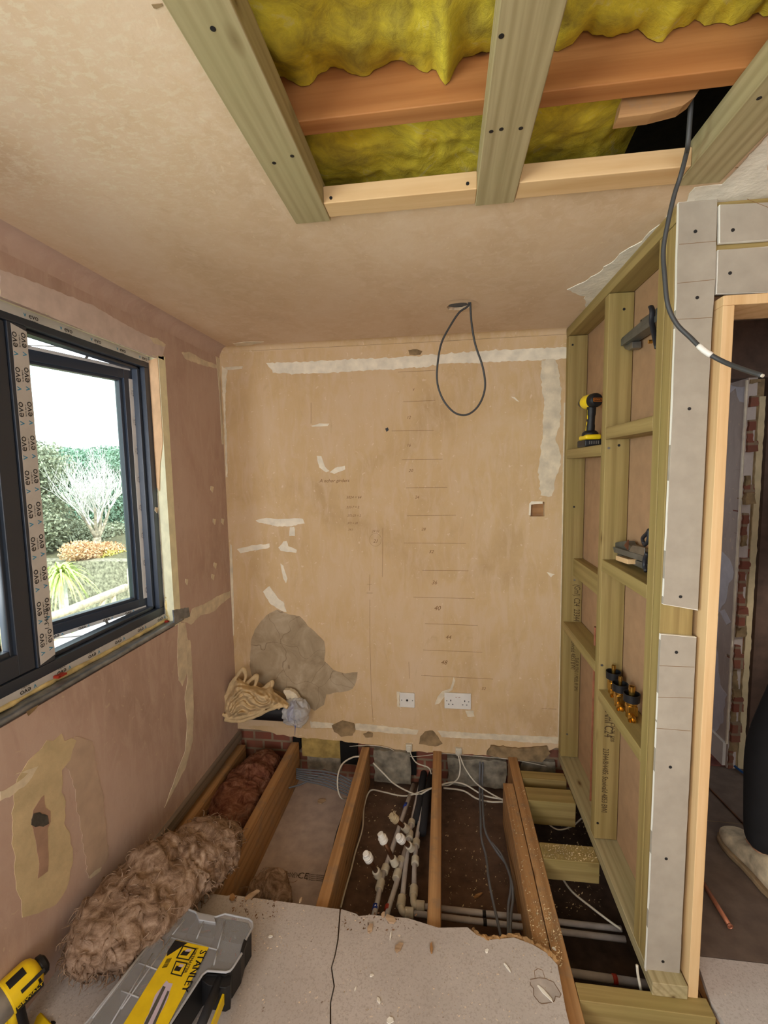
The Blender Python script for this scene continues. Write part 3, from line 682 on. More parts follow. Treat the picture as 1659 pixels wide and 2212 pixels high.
# foam beads
def blobline(name, pts, r, mat, parent, amp=.5, seed=0):
    P = crv(pts, 14); m = MB(); m.tube(P, [r*(1+amp*noise.noise(p*40+Vector((seed, 0, 0)))) for p in P], 9)
    m.v = [v+Vector((noise.noise(v*70), noise.noise(v*70+Vector((5,5,5))), noise.noise(v*70+Vector((9,1,2)))))*r*.6 for v in m.v]
    return m.build(name, mat, parent, smooth=True)
blobline('foam_bead', [(XF+.004, .2, .902), (XF+.006, .7, .899), (XF+.004, 1.2, .90), (XF+.006, 1.6, .898), (XF+.004, 1.9, .90)], .008, M_FOAM, win)
blobline('foam_bead', [(XF-.004, 1.93, .93), (XF-.0, 1.925, 1.3), (XF-.004, 1.93, 1.7), (XF-.002, 1.925, 2.06)], .007, M_FOAM, win, seed=4)
blobline('foam_bead', [(XF+.02, 1.91, 1.03), (XF+.012, 1.905, .97), (XF+.022, 1.90, .92), (XF+.03, 1.895, .90)], .011, M_FOAM, win, seed=8)
# lead sill flashing
m = MB(); n = 90; vs = []
for i in range(n+1):
    y = .15+(1.93-.15)*i/n
    for j, (x, z) in enumerate(((XF+.006, .893), (XF+.03, .898), (XF+.055, .904), (XL+.001, .905), (XL+.006, .893))):
        w = noise.noise(Vector((y*9, j*.7, 0)))*.006+noise.noise(Vector((y*30, j, 4)))*.002
        vs.append((x+(w if j > 2 else 0), y, z+w*.8))
m.add(vs, [(i*5+j, i*5+j+1, (i+1)*5+j+1, (i+1)*5+j) for i in range(n) for j in range(4)])
fla = m.build('lead_flashing', M_LEAD, smooth=True)
mo = fla.modifiers.new('s', 'SOLIDIFY'); mo.thickness = .002
tag(fla, 'crinkled grey lead strip lying along the window ledge', 'flashing')
m = MB(); P = [at(x, y, X=XL-.004) for x, y in ((372,1318),(405,1312),(408,1332),(374,1345))]; m.prism(jag(P, .003, .01, 2), (.006, 0, 0)); m.build('turned_up_end', M_LEAD, fla)
for i, (x, y, dx) in enumerate(((130,1459,0), (363,1341,0))):
    c = at(x, y, X=XF+.02); m = MB(); m.obox(c, ((0,1,0),(1,0,0),(0,0,1)), (.034, .02, .006)); m.obox(c+Vector((0,-.012,.003)), ((0,1,0),(1,0,0),(0,0,1)), (.008, .02, .004))
    tag(m.build('window_packer', M_RED), ('red plastic packer on the window ledge below the centre mullion', 'red plastic packer at the far end of the window ledge')[i], 'packer', 'red packers under the window frame')

# ------------------------------------------------------------------ garden outside
M_GRAVEL = flat('pale_paving', '#b9b3a6', .9, var=.15, bumpy=.5)
M_LEAFD = flat('dark_conifer_leaf', '#8fae98', .8, var=.3); M_LEAFB = flat('bank_ivy_leaf', '#a0a58e', .8, var=.35)
M_LEAFY = flat('yellow_flower', '#ecdc7c', .8, var=.2); M_LEAFO = flat('orange_flower', '#ecbf98', .8, var=.2); M_PALM = flat('palm_leaf', '#d2e08a', .6, var=.2)
M_TWIG = flat('pale_twig_bark', '#f2ece6', .9, var=.15); M_LOG = flat('peeled_log', '#e3d2b4', .85, var=.2, bumpy=.4)
M_STONEW = flat('dark_bark_wall', '#98927f', .95, var=.45, bumpy=1)
struct(MB().box(-40, -1.6, -6, 45, -1.5, -1.3).build('ground_lawn', flat('garden_lawn', '#7f8f62', .95, var=.3)))
rwa, rwb = at(118, 1212, Z=-.15), at(345, 1213, Z=-.15); rd = (rwb-rwa).normalized(); rn = Vector((-rd.y, rd.x, 0));
if rn.x > 0: rn = -rn
m = MB(); a0, a1 = rwa-rd*3.5, rwb+rd*6
m.prism([a0+Vector((0,0,-1.2)), a1+Vector((0,0,-1.2)), a1, a0], rn*.3); struct(m.build('ground_retaining_wall', M_STONEW))
m = MB(); m.prism([a0+rn*.3+Vector((0,0,-.02)), a1+rn*.3+Vector((0,0,-.02)), a1+rn*16+Vector((0,0,.3)), a0+rn*16+Vector((0,0,.3))], (0,0,-1)); struct(m.build('ground_bank', flat('bank_soil', '#6f6a52', .95, var=.3)))
def leaves(name, boxes, n, size, mat, seed=0, parent=None, long=1.0):
    r = np.random.default_rng(seed); C = []
    for (c, rad) in boxes:
        k = n//len(boxes); d = r.normal(size=(k, 3)); d /= np.linalg.norm(d, axis=1)[:, None]
        C.append(np.array(c)+d*np.array(rad)*(r.uniform(.55, 1.05, (k, 1))))
    C = np.concatenate(C); k = len(C); a = r.normal(size=(k, 3)); a /= np.linalg.norm(a, axis=1)[:, None]
    q = np.cross(a, r.normal(size=(k, 3))); q /= np.linalg.norm(q, axis=1)[:, None]
    s = size*r.uniform(.6, 1.4, (k, 1)); V = np.stack([C-a*s*long, C+q*s*.5, C+a*s*long, C-q*s*.5], 1).reshape(-1, 3)
    cen = V.mean(0); me = bpy.data.meshes.new(name)
    me.vertices.add(4*k); me.vertices.foreach_set('co', (V-cen).ravel()); me.loops.add(4*k); me.loops.foreach_set('vertex_index', np.arange(4*k))
    me.polygons.add(k); me.polygons.foreach_set('loop_start', np.arange(0, 4*k, 4)); me.polygons.foreach_set('loop_total', np.full(k, 4))
    me.update(); me.validate(); me.materials.append(mat)
    o = bpy.data.objects.new(name, me); COL.objects.link(o); o['wc'] = tuple(float(x) for x in cen)
    if parent is not None: o.parent = parent; o.location = Vector([float(x) for x in cen])-Vector(parent['wc'])
    else: o.location = [float(x) for x in cen]
    return o
bx = []
for px, top in ((95, 975), (125, 985), (150, 965), (180, 972), (205, 978), (232, 960), (262, 968), (290, 985), (320, 990)):
    pt = at(px, top+28, X=-10.5); bx += [((pt.x, pt.y, pt.z-.1), (.8, .75, .45)), ((pt.x, pt.y, pt.z-1.1), (.9, .8, .9)), ((pt.x, pt.y, pt.z-2.2), (.9, .8, .9))]
tag(leaves('conifer_hedge', bx, 60000, .05, M_LEAFD, 1), 'tall blue green conifer hedge across the back of the garden', 'hedge')
bx = []
for px in (20, 50, 80): pt = at(px, 1010, X=-9); bx += [((pt.x, pt.y, pt.z), (.7, .7, .6)), ((pt.x, pt.y, pt.z-1.1), (.8, .8, .8))]
for px in (100, 150, 200, 250, 300, 340): pt = at(px, 1160, X=-9.3); bx.append(((pt.x, pt.y, pt.z), (.5, .8, .45)))
tag(leaves('ivy_undergrowth', bx, 26000, .045, M_LEAFB, 2), 'grey green ivy growing below the conifer hedge', 'ivy', kind='stuff')
bx = [tuple([(lambda p: (p.x, p.y, p.z))(at(px, 1190, X=-7.4)), (.3, .35, .2)]) for px in (165, 180, 195, 215, 235)]
tag(leaves('orange_shrub', bx, 5000, .028, M_LEAFO, 3), 'orange leaved shrub on the bank behind the palm', 'shrub')
bx = [tuple([(lambda p: (p.x, p.y, p.z))(at(px, 1200, X=-7.3)), (.25, .35, .14)]) for px in (225, 245, 265, 285, 305)]
tag(leaves('yellow_shrub', bx, 5000, .028, M_LEAFY, 4), 'yellow flowering shrub along the top of the bank', 'shrub')
# bare multi-stemmed tree
tb = at(212, 1212, X=-7.8)
rs = random.Random(11); T = MB(); Bm = MB()
def limb(m, p, d, L, r, depth):
    pts = [p]; q = Vector(p); dd = Vector(d).normalized()
    for i in range(5):
        dd = (dd+Vector((rs.uniform(-.12,.12), rs.uniform(-.12,.12), rs.uniform(-.02,.10)))).normalized(); q = q+dd*L/5; pts.append(q.copy())
    m.tube(pts, [r*(1-.6*i/5) for i in range(6)], 5 if depth else 8)
    if depth < 3:
        for k in range((6, 6, 5)[depth]):
            t = rs.randint(2, 5); a = (dd+Vector((rs.uniform(-.9,.9), rs.uniform(-.9,.9), rs.uniform(0,.8)))).normalized()
            limb(Bm, pts[t], a, L*rs.uniform(.6,.95), r*.42, depth+1)
tr = thing('bare_tree', tb, 'leafless pale branched tree on the bank in front of the hedge', 'tree')
T.tube([tb+Vector((0,0,-.4)), tb+Vector((0,0,.25)), tb+Vector((.02,0,.55))], [.10, .09, .08], 10)
for a in ((-.1,-.6,1), (0,-.2,1), (.1,.35,1), (.1,.8,1)):
    limb(T, tb+Vector((.02,0,.5)), a, .75, .05, 0)
T.build('trunk', flat('tree_bark', '#a59a88', .9, var=.3, bumpy=.8), tr, smooth=True); Bm.build('branches', M_TWIG, tr, smooth=True)
# cordyline palm
pc = at(132, 1238, X=-5.0); pm = thing('cordyline_palm', pc, 'spiky yellow green palm beside the garden wall', 'palm tree')
m = MB(); m.tube([pc+Vector((0,0,-1.3)), pc], [.06, .05], 8); m.build('trunk', M_TWIG, pm)
m = MB(); rs = random.Random(5)
for i in range(110):
    a = rs.uniform(0, 2*PI); e = rs.uniform(-.5, 1.3); L = rs.uniform(.32, .55)
    d = Vector((math.cos(a)*math.cos(e), math.sin(a)*math.cos(e), math.sin(e))); p = pc.copy(); side = d.cross(Vector((0,0,1))).normalized()*.014
    row = []
    for j in range(6):
        q = pc+d*L*j/5+Vector((0,0,-.9*L*(j/5)**2.2)); w = (1, 1.2, 1, .8, .5, .05)[j]; row += [q-side*w, q+side*w]
    m.add(row, [(2*j, 2*j+1, 2*j+3, 2*j+2) for j in range(5)])
m.build('leaves', M_PALM, pm)
# log rail fence
lf = thing('log_fence', at(278, 1300, X=-4.0), 'peeled log rail fence sloping down outside the window', 'fence')
def log(name, pts, r, X=-4.0):
    m = MB(); m.tube([at(x, y, X=X) for x, y in pts], r, 12); m.build(name, M_LOG, lf, smooth=True)
log('post', ((283,1228),(290,1330)), .05); log('post', ((188,1318),(194,1380)), .05); log('rail', ((60,1352),(150,1318),(272,1268)), .045); log('rail', ((285,1272),(345,1278)), .04)
log('post', ((226,1288),(214,1330)), .03); log('post', ((244,1283),(248,1325)), .03); log('rail', ((60,1372),(168,1384)), .045, -3.6); log('rail', ((168,1384),(300,1345)), .04, -3.6)
log('post', ((10,1290),(10,1420)), .06, -3.6)
struct(MB().box(-4.8, -1.6, -3, 9, -1.3, -.62).build('ground_terrace', M_GRAVEL))

# ------------------------------------------------------------------ timbers
def timber(name, x0, x1, y0, y1, z0, z1, mats, label, cat, group=None, bevel=.0025, parent=None):
    d = (x1-x0, y1-y0, z1-z0); ax = d.index(max(d))
    o = MB().box(x0, x1, y0, y1, z0, z1).build(name, mats[ax] if isinstance(mats, list) else mats, parent, bevel=bevel)
    if parent is None: tag(o, label, cat, group)
    return o
TZ0, TZ1 = 2.250, 2.312
G1 = 'ceiling frame timbers'
ct = [timber('ceiling_timber', -.394, -.297, .15, 1.258, TZ0, TZ1, M_TREATG, 'wide green treated ceiling timber at the left edge of the ceiling opening', 'timber', G1),
      timber('ceiling_timber', .085, .182, .15, 1.250, TZ0, TZ1, M_TREATG, 'wide treated timber crossing the middle of the ceiling opening', 'timber', G1),
      timber('ceiling_timber', .561, .660, .15, 1.245, TZ0, TZ1, M_TREATG, 'wide treated timber at the right edge of the ceiling opening by the black cable', 'timber', G1)]
for i, (o, pts) in enumerate(zip(ct, (((592,352),(631,337),(460,62)), ((1061,284),(1083,279),(1125,277),(1083,78)), ((1640,212),)))):
    for x, y in pts:
        p = at(x, y, Z=TZ0); MB().lathe(p+Vector((0,0,.002)), (0,0,-1), [(0,.0045),(.0025,.0045)], 10).build('screw_hole', M_BLACK, o)
cn = [timber('ceiling_noggin', -.297, .085, 1.180, 1.243, TZ0+.002, TZ0+.044, M_PALE, 'pale pine noggin between the left and middle ceiling timbers', 'timber', 'ceiling noggins'),
      timber('ceiling_noggin', .182, .561, 1.172, 1.238, TZ0+.002, TZ0+.044, M_PALE, 'pale pine noggin between the middle and right ceiling timbers, split at its end', 'timber', 'ceiling noggins')]
for o, pts in zip(cn, (((715,428),(1010,397)), ((1137,385),(1472,342)))):
    for x, y in pts:
        p = at(x, y, Y=1.18); MB().lathe(p+Vector((0,-.0,0)), (0,-1,0), [(0,.004),(.002,.004)], 10).build('screw_hole', M_BLACK, o)
timber('roof_joist', -1.0, 1.4, .992, 1.034, 2.312, 2.46, M_ORANGE, 'old orange brown roof joist crossing above the ceiling opening', 'joist')
m = MB(); P = [at(x, y, Y=1.05) for x, y in ((1345,210),(1335,255),(1410,245),(1475,228),(1500,210),(1515,188),(1440,190))]
m.prism(P, (0, .03, 0)); tag(m.build('timber_offcut', M_OLD[0]), 'pale cut board piece fixed behind the orange roof joist', 'timber')
# loft glass wool
def woolsheet(name, x0, x1, y0, y1, z, amp, label, seed, edge=None, thick=.1, nx=150, ny=60):
    vs = []; fs = []
    for i in range(nx+1):
        for j in range(ny+1):
            x = x0+(x1-x0)*i/nx; v = j/ny; y = y0+(y1-y0)*v
            p = Vector((x*5, y*6, seed)); w = noise.fractal(p, 1.0, 2.0, 4)*amp + noise.noise(Vector((x*16, y*4, seed+4)))*amp*.4+noise.noise(Vector((x*55, y*16, seed)))*amp*.1
            zz = z + w
            if edge: zz = edge(x, v, zz)
            vs.append((x, y+noise.noise(p*2)*.012*(0 if v > .97 else 1), zz))
    for i in range(nx):
        for j in range(ny):
            a = i*(ny+1)+j; fs.append((a, a+ny+1, a+ny+2, a+1))
    m = MB(); m.add(vs, fs); m.box(x0+.01, x1-.01, y0+.004, y1-.004, z+.06, z+.12); o = m.build(name, M_WOOLY, smooth=True)
    return tag(o, label, 'insulation', 'loft insulation rolls')
def e1(x, v, z):
    lip = max(0, (v-.80)/.20); drop = .028*noise.noise(Vector((x*16, 1, 3)))+.012*noise.noise(Vector((x*50, 2, 3)))
    tuft = .055*math.exp(-((x-.01)/.016)**2)
    return z + lip*lip*(2.392+drop-z) - tuft*lip
woolsheet('loft_insulation', -.55, .80, .18, .989, 2.37, .035, 'bright yellow glass wool sagging in front of the orange roof joist', 2, e1)
def e2(x, v, z): return z + (.0 if x < .38 else (x-.38)*.5)
woolsheet('loft_insulation', -.55, .47, 1.038, 1.45, 2.352, .02, 'dull yellow glass wool behind the orange roof joist, above the noggins', 9, e2)

# stud partition
PX0, PX1 = .612, .701
GS = 'partition studs'
sb = timber('partition_stud', PX0, PX1, 2.370, 2.415, .045, 2.215, M_TREAT, 'treated stud fixed against the back wall at the right', 'stud', GS)
sm = timber('partition_stud', PX0, PX1, 1.830, 1.875, .045, 2.215, M_TREAT, 'treated stud in the middle of the open partition', 'stud', GS)
s1 = timber('partition_stud', PX0, PX1, 1.395, 1.438, .045, 2.215, M_TREAT, 'paler of the paired end studs, behind the green one', 'stud', GS)
s2 = timber('partition_stud', PX0+.001, PX1, 1.349, 1.393, .045, 2.215, M_TREAT, 'green tinted end stud beside the grey plasterboard strips', 'stud', GS)
timber('top_plate', PX0, PX1, 1.350, 2.415, 2.217, 2.260, M_TREAT, 'treated top plate fixed under the ceiling along the open partition', 'timber')
sole = timber('sole_plate', PX0, PX1+.01, 1.30, 2.415, .0, .043, M_GREYW if False else M_TREATG, 'dusty treated sole plate along the foot of the open partition', 'timber')
GN = 'partition noggins'
def nog(y0, y1, z1, lab, x0=PX0, x1=PX1, h=.045): return timber('partition_noggin', x0, x1, y0, y1, z1-h, z1, M_TREAT, lab, 'noggin', GN)
nog(1.876, 2.369, 1.664, 'noggin carrying the black and yellow impact driver'); nog(1.876, 2.369, 1.115, 'noggin set on edge and back from the stud faces in the narrow bay', .655, .701, .089)
nog(1.876, 2.369, .784, 'noggin in the narrow bay with the copper pipe passing through'); nog(1.439, 1.829, 1.725, 'rough knotty noggin beneath the upper metal bracket')
nog(1.439, 1.829, 1.218, 'noggin carrying the lower metal bracket'); nog(1.439, 1.829, .690, 'noggin carrying the three brass valves')
def stamp(o, px, py, s, size, Y, xs=.62):
    m = MB(); m.text(s, size, at(px, py, Y=Y)+Vector((0, -.0006, 0)), (0, 0, -1), (1, 0, 0), ext=.0003, shear=.15, xs=xs); m.build('grading_stamp', M_INKB, o)
# stamps read downwards on the near faces
stamp(sb, 1241, 1262, '(GmI) C24  23344', .042, 2.370); stamp(sb, 1234, 1378, 'Stuvivald 4853 BWI', .034, 2.370); stamp(sb, 1242, 1420, 'THE PLTEG 1 M2EL FI 0M1', .026, 2.370)
stamp(sm, 1307, 1536, 'AmI C24', .048, 1.830); stamp(sm, 1303, 1616, '23344/8/4485: Stuvivald 4853 BWI', .032, 1.830); stamp(sm, 1320, 1545, 'No7. C24  70  1200', .022, 1.830)
for o, Y, pts in ((sb, 2.37, ((1240,1095),(1241,1253),(1237,745),(1225,1586))), (sm, 1.83, ((1348,668),(1315,968),(1337,962),(1300,1437),(1291,1778)))):
    for i, (x, y) in enumerate(pts):
        p = at(x, y, Y=Y); MB().lathe(p+Vector((0,.001,0)), (0,-1,0), [(0,.005),(.002,.005)], 10).build('nail_head', M_STEEL if i % 2 else M_BLACK, o)
p = at(1300, 1437, Y=1.83)
# hall side plasterboard
m = MB(); m.box(.703, .7155, 1.444, YB+.015, .0, 2.26); m.prism([(.7025, 2.06, 1.20), (.7025, 1.88, 1.17), (.7025, 1.88, 1.18), (.7025, 2.06, 1.21)], (-.0005, 0, 0), 1)
tag(m.build('plasterboard_sheet', [M_PBACK, M_GYP]), 'brown paper side of the plasterboard behind the open partition studs', 'plasterboard')
# grey plasterboard strips on the partition end
GP = 'grey plasterboard pieces'
def board(name, pts, Y, th, label, holes=(), lines=(), amp=.0012):
    P = [at(x, y, Y=Y) for x, y in pts]; m = MB(); m.prism(jag(P, amp, .05, len(pts)), (0, th, 0))
    o = m.build(name, M_PFRONT, None, bevel=.0012); tag(o, label, 'plasterboard', GP)
    P2 = [p+Vector((0, .0015, 0)) for p in P]
    c = sum(P2, Vector())/len(P2); P2 = [c+(p-c)*1.0+((p-c).normalized()*.0012) for p in P2]
    m = MB(); m.prism(P2, (0, th-.003, 0)); m.build('gypsum_core', M_GYP, o)
    for x, y in holes: MB().lathe(at(x, y, Y=Y)+Vector((0,.001,0)), (0,-1,0), [(0,.0045),(.0018,.0045)], 12).build('screw_hole', M_BLACK, o)
    for a, c_ in lines: line('scored_line', (a, c_), M_PENCIL, o, .0012, Y=Y)
    return o
board('plasterboard_strip', ((1467,437),(1550,430),(1546,600),(1538,700),(1508,1318),(1433,1305),(1450,950),(1462,640),(1463,560)), 1.336, .0125, 'upper grey plasterboard strip facing the room on the partition end', ((1502,500),(1506,643),(1489,883),(1470,1289)), (((1467,528),(1547,521)),((1463,612),(1543,604)),((1462,690),(1538,686))))
board('plasterboard_strip', ((1428,1371),(1505,1378),(1468,2112),(1395,2098),(1398,2050)), 1.336, .0125, 'lower grey plasterboard strip facing the room on the partition end', ((1461,1409),(1448,1657),(1439,1855),(1432,2077)), (((1424,1438),(1500,1441)),((1421,1506),(1496,1508)),((1418,1573),(1492,1579))))
board('plasterboard_piece', ((1556,442),(1800,430),(1800,505),(1640,518),(1556,524)), 1.332, .0125, 'grey plasterboard piece with one screw, highest above the doorway', ((1583,497),), (((1614,430),(1659,448)),))
board('plasterboard_piece', ((1552,540),(1659,533),(1800,524),(1800,620),(1659,630),(1549,634)), 1.336, .0125, 'grey plasterboard piece directly above the door lining', ((1577,590),))
timber('door_header', .706, 1.62, 1.350, 1.438, 2.05, 2.26, M_TREAT, 'treated header timber behind the plasterboard above the doorway', 'timber')
# door lining
b = MB(); b.box(.715, .743, 1.307, 1.440, .0, 1.985); b.box(.715, 1.56, 1.307, 1.440, 1.985, 2.010); b.box(1.53, 1.558, 1.307, 1.44, .0, 1.985)
struct(b.build('door_1', M_PALE[2], bevel=.002))
b = MB(); b.box(1.56, 3.2, 1.35, 1.44, 0, ZC); struct(b.build('wall_door_side', M_PFRONT))
# floor joists
GJ = 'old floor joists'
def fj(x0, x1, y0, y1, z1, lab, z0=ZV, mats=M_OLD): return timber('floor_joist', x0, x1, y0, y1, z0, z1, mats, lab, 'joist', GJ, bevel=.004)
fj(-1.215, -1.165, .9, 2.40, -.025, 'old floor joist running along the foot of the left wall')
fj(-.892, -.845, .9, 2.42, 0, 'old floor joist between the brown wool bay and the printed board bay')
fj(-.470, -.425, .9, 2.415, 0, 'old floor joist between the printed board bay and the pipework bay')
fj(-.064, -.016, .9, 2.42, 0, 'old floor joist just right of the white pipework')
fj(.345, .394, .9, 2.41, 0, 'long old floor joist nearest the partition')
fj(.292, .343, 1.39, 2.20, -.004, 'short old joist piece doubled against the long joist nearest the partition')
GF = 'treated floor noggins'
def fn(y0, y1, z1, lab, h=.09): return timber('floor_noggin', .395, .613 if y0 > 1.6 else .63, y0, y1, z1-h, z1, M_TREAT, lab, 'noggin', GF, bevel=.003)
fn(2.245, 2.305, -.004, 'treated floor noggin closest to the back wall'); fn(2.085, 2.180, -.002, 'treated floor noggin second from the back wall, with a knot', .12)
fn(1.757, 1.840, 0, 'treated floor noggin sprinkled with sawdust')
timber('floor_trimmer', .395, .768, 1.262, 1.312, -.19, 0, M_TREAT, 'thick treated trimmer under the door lining at the bottom right', 'timber')
o = MB().tube([(.79, 1.46, -.06), (.80, 1.30, -.06), (.83, 1.0, -.06)], .04, 10).build('door_threshold_joist', M_OLD[1], smooth=True); tag(o, 'rounded old joist edge at the doorway beside the hall boards', 'joist')
# ------------------------------------------------------------------ chipboard floor sheets
ZT = .020
def sheet(pts, seed, label, tail):
    P = [at(x, y, Z=ZT) for x, y in pts] + [Vector(t) for t in tail]
    m = MB(); m.prism(P, (0, 0, -.018)); o = m.build('chipboard_sheet', M_CHIP)
    tag(o, label, 'floor board', 'chipboard floor sheets'); return o, P
crack = [(735,1965),(733,1990),(730,2030),(724,2062),(716,2090),(722,2130),(714,2165),(714,2212)]
cs1, P1 = sheet([(448,1929),(490,1935),(500,1933),(560,1941),(650,1953),(733,1964)] + [(x-1.5, y) for x, y in crack], 1, 'left chipboard floor sheet, under the tool organiser', [(-.35, .6, ZT), (XL, .6, ZT), (XL, 1.26, ZT), (-.93, 1.30, ZT), (-.915, 1.44, ZT)])
cs2, P2 = sheet([(x+1.5, y) for x, y in crack][::-1] + [(738,1964),(770,1974),(775,1979),(800,1976),(880,1983),(947,2004),(1010,2003),(1030,2020),(1060,2030),(1110,2025),(1150,2040),(1180,2058),(1204,2084),(1213,2130),(1222,2180),(1230,2212)], 2, 'right chipboard floor sheet with a broken corner and a water stain', [(.36, .9, ZT), (.36, .6, ZT), (-.34, .6, ZT)])
CS = dict(parent=cs2, Z=ZT)
st = [(1145,2116),(1158,2114),(1166,2112),(1180,2115),(1196,2122),(1204,2135),(1212,2148),(1209,2155),(1200,2153),(1198,2162),(1185,2167),(1170,2169),(1160,2160),(1153,2150),(1152,2135),(1146,2128)]
m = MB(); m.tube([p+Vector((0,0,.0002)) for p in jag([at(x, y, Z=ZT) for x, y in st+[st[0]]], .002, .006, 3, False)], .0011, 5); m.build('water_stain_rim', flat('stain_brown', '#6f5743', .9), cs2)
m = MB(); m.prism(jag([at(x, y, Z=ZT) for x, y in st], .002, .006, 3), (0,0,.0003)); m.build('water_stain', flat('stain_fill', '#ada39b', .7, var=.12), cs2)
m = MB(); m.tube([p+Vector((0,0,.0002)) for p in [at(x, y, Z=ZT) for x, y in ((1156,2113),(1154,2098),(1162,2092),(1172,2096),(1177,2113))]], .0007, 5); m.build('water_stain_rim', M_PENCIL, cs2)
m = MB(); ed = [at(x, y, Z=ZT-.008) for x, y in ((1020,2008),(1034,2021),(1060,2030),(1110,2024),(1152,2040),(1182,2058),(1206,2082))]
E_ = crv(ed, 16); m.tube(E_, [.009+.005*noise.noise(p*60) for p in E_], 8)
m.v = [v+Vector((noise.noise(v*90), noise.noise(v*90+Vector((4,4,4))), noise.noise(v*90+Vector((8,8,8)))*.6))*.010 for v in m.v]
m.build('splintered_edge', M_CHIPEDGE, cs2)

# debris
def shard(name, px, py, L, w, h, mat, ang, z=ZT, seed=0):
    c = at(px, py, Z=z); r = random.Random(seed); d = Vector((math.cos(ang), math.sin(ang), r.uniform(-.1,.1))); s_ = Vector((-math.sin(ang), math.cos(ang), 0))
    P = [c-d*L/2-s_*w*.3, c-d*L*.1-s_*w*.5, c+d*L*.5-s_*w*.1, c+d*L*.35+s_*w*.4, c-d*L*.2+s_*w*.5, c-d*L*.5+s_*w*.1]
    P = [p+Vector((0,0,h*r.uniform(.0,.5))) for p in P]
    m = MB(); m.prism(P, (0,0,h)); return m.build(name, mat)
for i, (x, y, L, w, a, lab) in enumerate(((545,1935,.055,.018,.7,'pale splinter sticking over the back edge of the left chipboard sheet'), (502,1940,.03,.02,2,'brown splinter by the back corner of the left chipboard sheet'), (800,2008,.030,.018,1.2,'short pale wood chip near the back edge of the right chipboard sheet'), (843,1987,.04,.024,2.5,'ragged wood chip at the back edge of the right chipboard sheet above the pipes'), (862,2048,.036,.02,.9,'fibrous splinter cluster in the middle of the right chipboard sheet'), (932,2050,.030,.010,1.6,'small dark wood peg lying upright in view on the right chipboard sheet'), (828,1978,.02,.013,1.3,'tiny reddish wood chip at the board edge above the red banded pipe'), (650,1946,.02,.008,1.3,'thin splinter on the back edge of the left sheet near the printed board bay'), (695,1732,.045,.035,.4,'triangular wood offcut lying on the board in the void'), (1033,1936,.045,.012,.6,'dark splinter lying in the void under the grey cables'))):
    z = ZV+.001 if y < 1930 or i == 9 else ZT
    tag(shard('wood_chip', x, y, L, w, .006, M_CHIPW if i not in (1, 5, 9) else M_OLD[0], a, z, i), lab, 'wood chip', 'wood chips')
for i, (x, y, L, w, a, lab) in enumerate(((1178,2148,.055,.010,-.9,'long white plaster sliver inside the water stain'), (1096,2092,.028,.006,-.9,'small white plaster sliver left of the water stain'), (585,2024,.014,.009,0,'white plaster crumb right of the organiser'), (818,2163,.018,.010,-1.1,'white plaster crumb near the crack at the bottom'), (843,2206,.02,.016,0,'pale plaster crumb at the bottom edge of the photo'), (844,2022,.030,.006,1.5,'thin white plaster strip in front of the pipework'), (1052,2055,.014,.010,.7,'white plaster crumb at the right of the right chipboard sheet'), (1197,2051,.014,.007,-.6,'white plaster crumb on the joist by the broken corner'), (803,2108,.012,.008,.4,'white plaster crumb beside the long crack'), (768,2137,.012,.005,1.2,'white plaster sliver left of the crumb by the crack'))):
    tag(shard('plaster_crumb', x, y, L, w, .003, M_GYP, a, ZT if i != 7 else .0, i+20), lab, 'plaster crumb', 'plaster crumbs')
def dust(name, regions, n, size, label, mat=M_DUST, seed=1):
    r = random.Random(seed); m = MB()
    for (x0, y0, x1, y1, z) in regions:
        for i in range(n):
            px = r.uniform(min(x0,x1), max(x0,x1)); py = r.uniform(min(y0,y1), max(y0,y1)); c = at(px, py, Z=z); a = r.uniform(0, PI); L = size*r.uniform(.4, 1.5)
            if z > -.1 and z <= .001 and not (.35 < c.x < .39 or (c.x > .4 and 1.76 < c.y < 1.835) or .29 < c.x < .34): continue
            if z < -.1 and any(a_-.005 < c.x < b_+.005 for a_, b_ in ((-.9,-.84),(-.475,-.42),(-.07,-.01),(.28,.40))): continue
            d = Vector((math.cos(a), math.sin(a), r.uniform(-.4,.4)))*L; s_ = Vector((-math.sin(a), math.cos(a), 0))*L*.35
            m.add([c-d-s_, c+d-s_, c+d+s_+Vector((0,0,L*.5)), c-d+s_+Vector((0,0,L*.4))], [(0,1,2,3)])
    o = m.build(name, mat); return tag(o, label, 'sawdust', kind='stuff')
dust('sawdust', [(1168,1825,1290,1860,.001), (1095,1700,1190,1990,.001), (1130,1960,1215,2090,.001)], 650, .0022, 'sawdust and wood shavings scattered on the floor joists and floor noggin')
dust('sawdust', [(960,1720,1110,1980,ZV+.001), (770,1700,900,1960,ZV+.001), (1180,1750,1300,1980,ZV+.001)], 200, .003, 'sawdust lying on the boards down between the joists', seed=2)
dust('sawdust', [(560,1950,900,2200,ZT), (500,1940,620,2060,ZT), (900,2030,1180,2200,ZT)], 110, .002, 'pale crumbs of sawdust over the chipboard sheets', flat('pale_dust', '#cbb79c', .9, var=.3), 3)
dust('sawdust', [(500,1935,600,1990,ZT), (740,1970,900,2010,ZT)], 70, .003, 'dark wood crumbs along the back edge of the chipboard', flat('dark_crumb', '#6d4d33', .9, var=.3), 4)

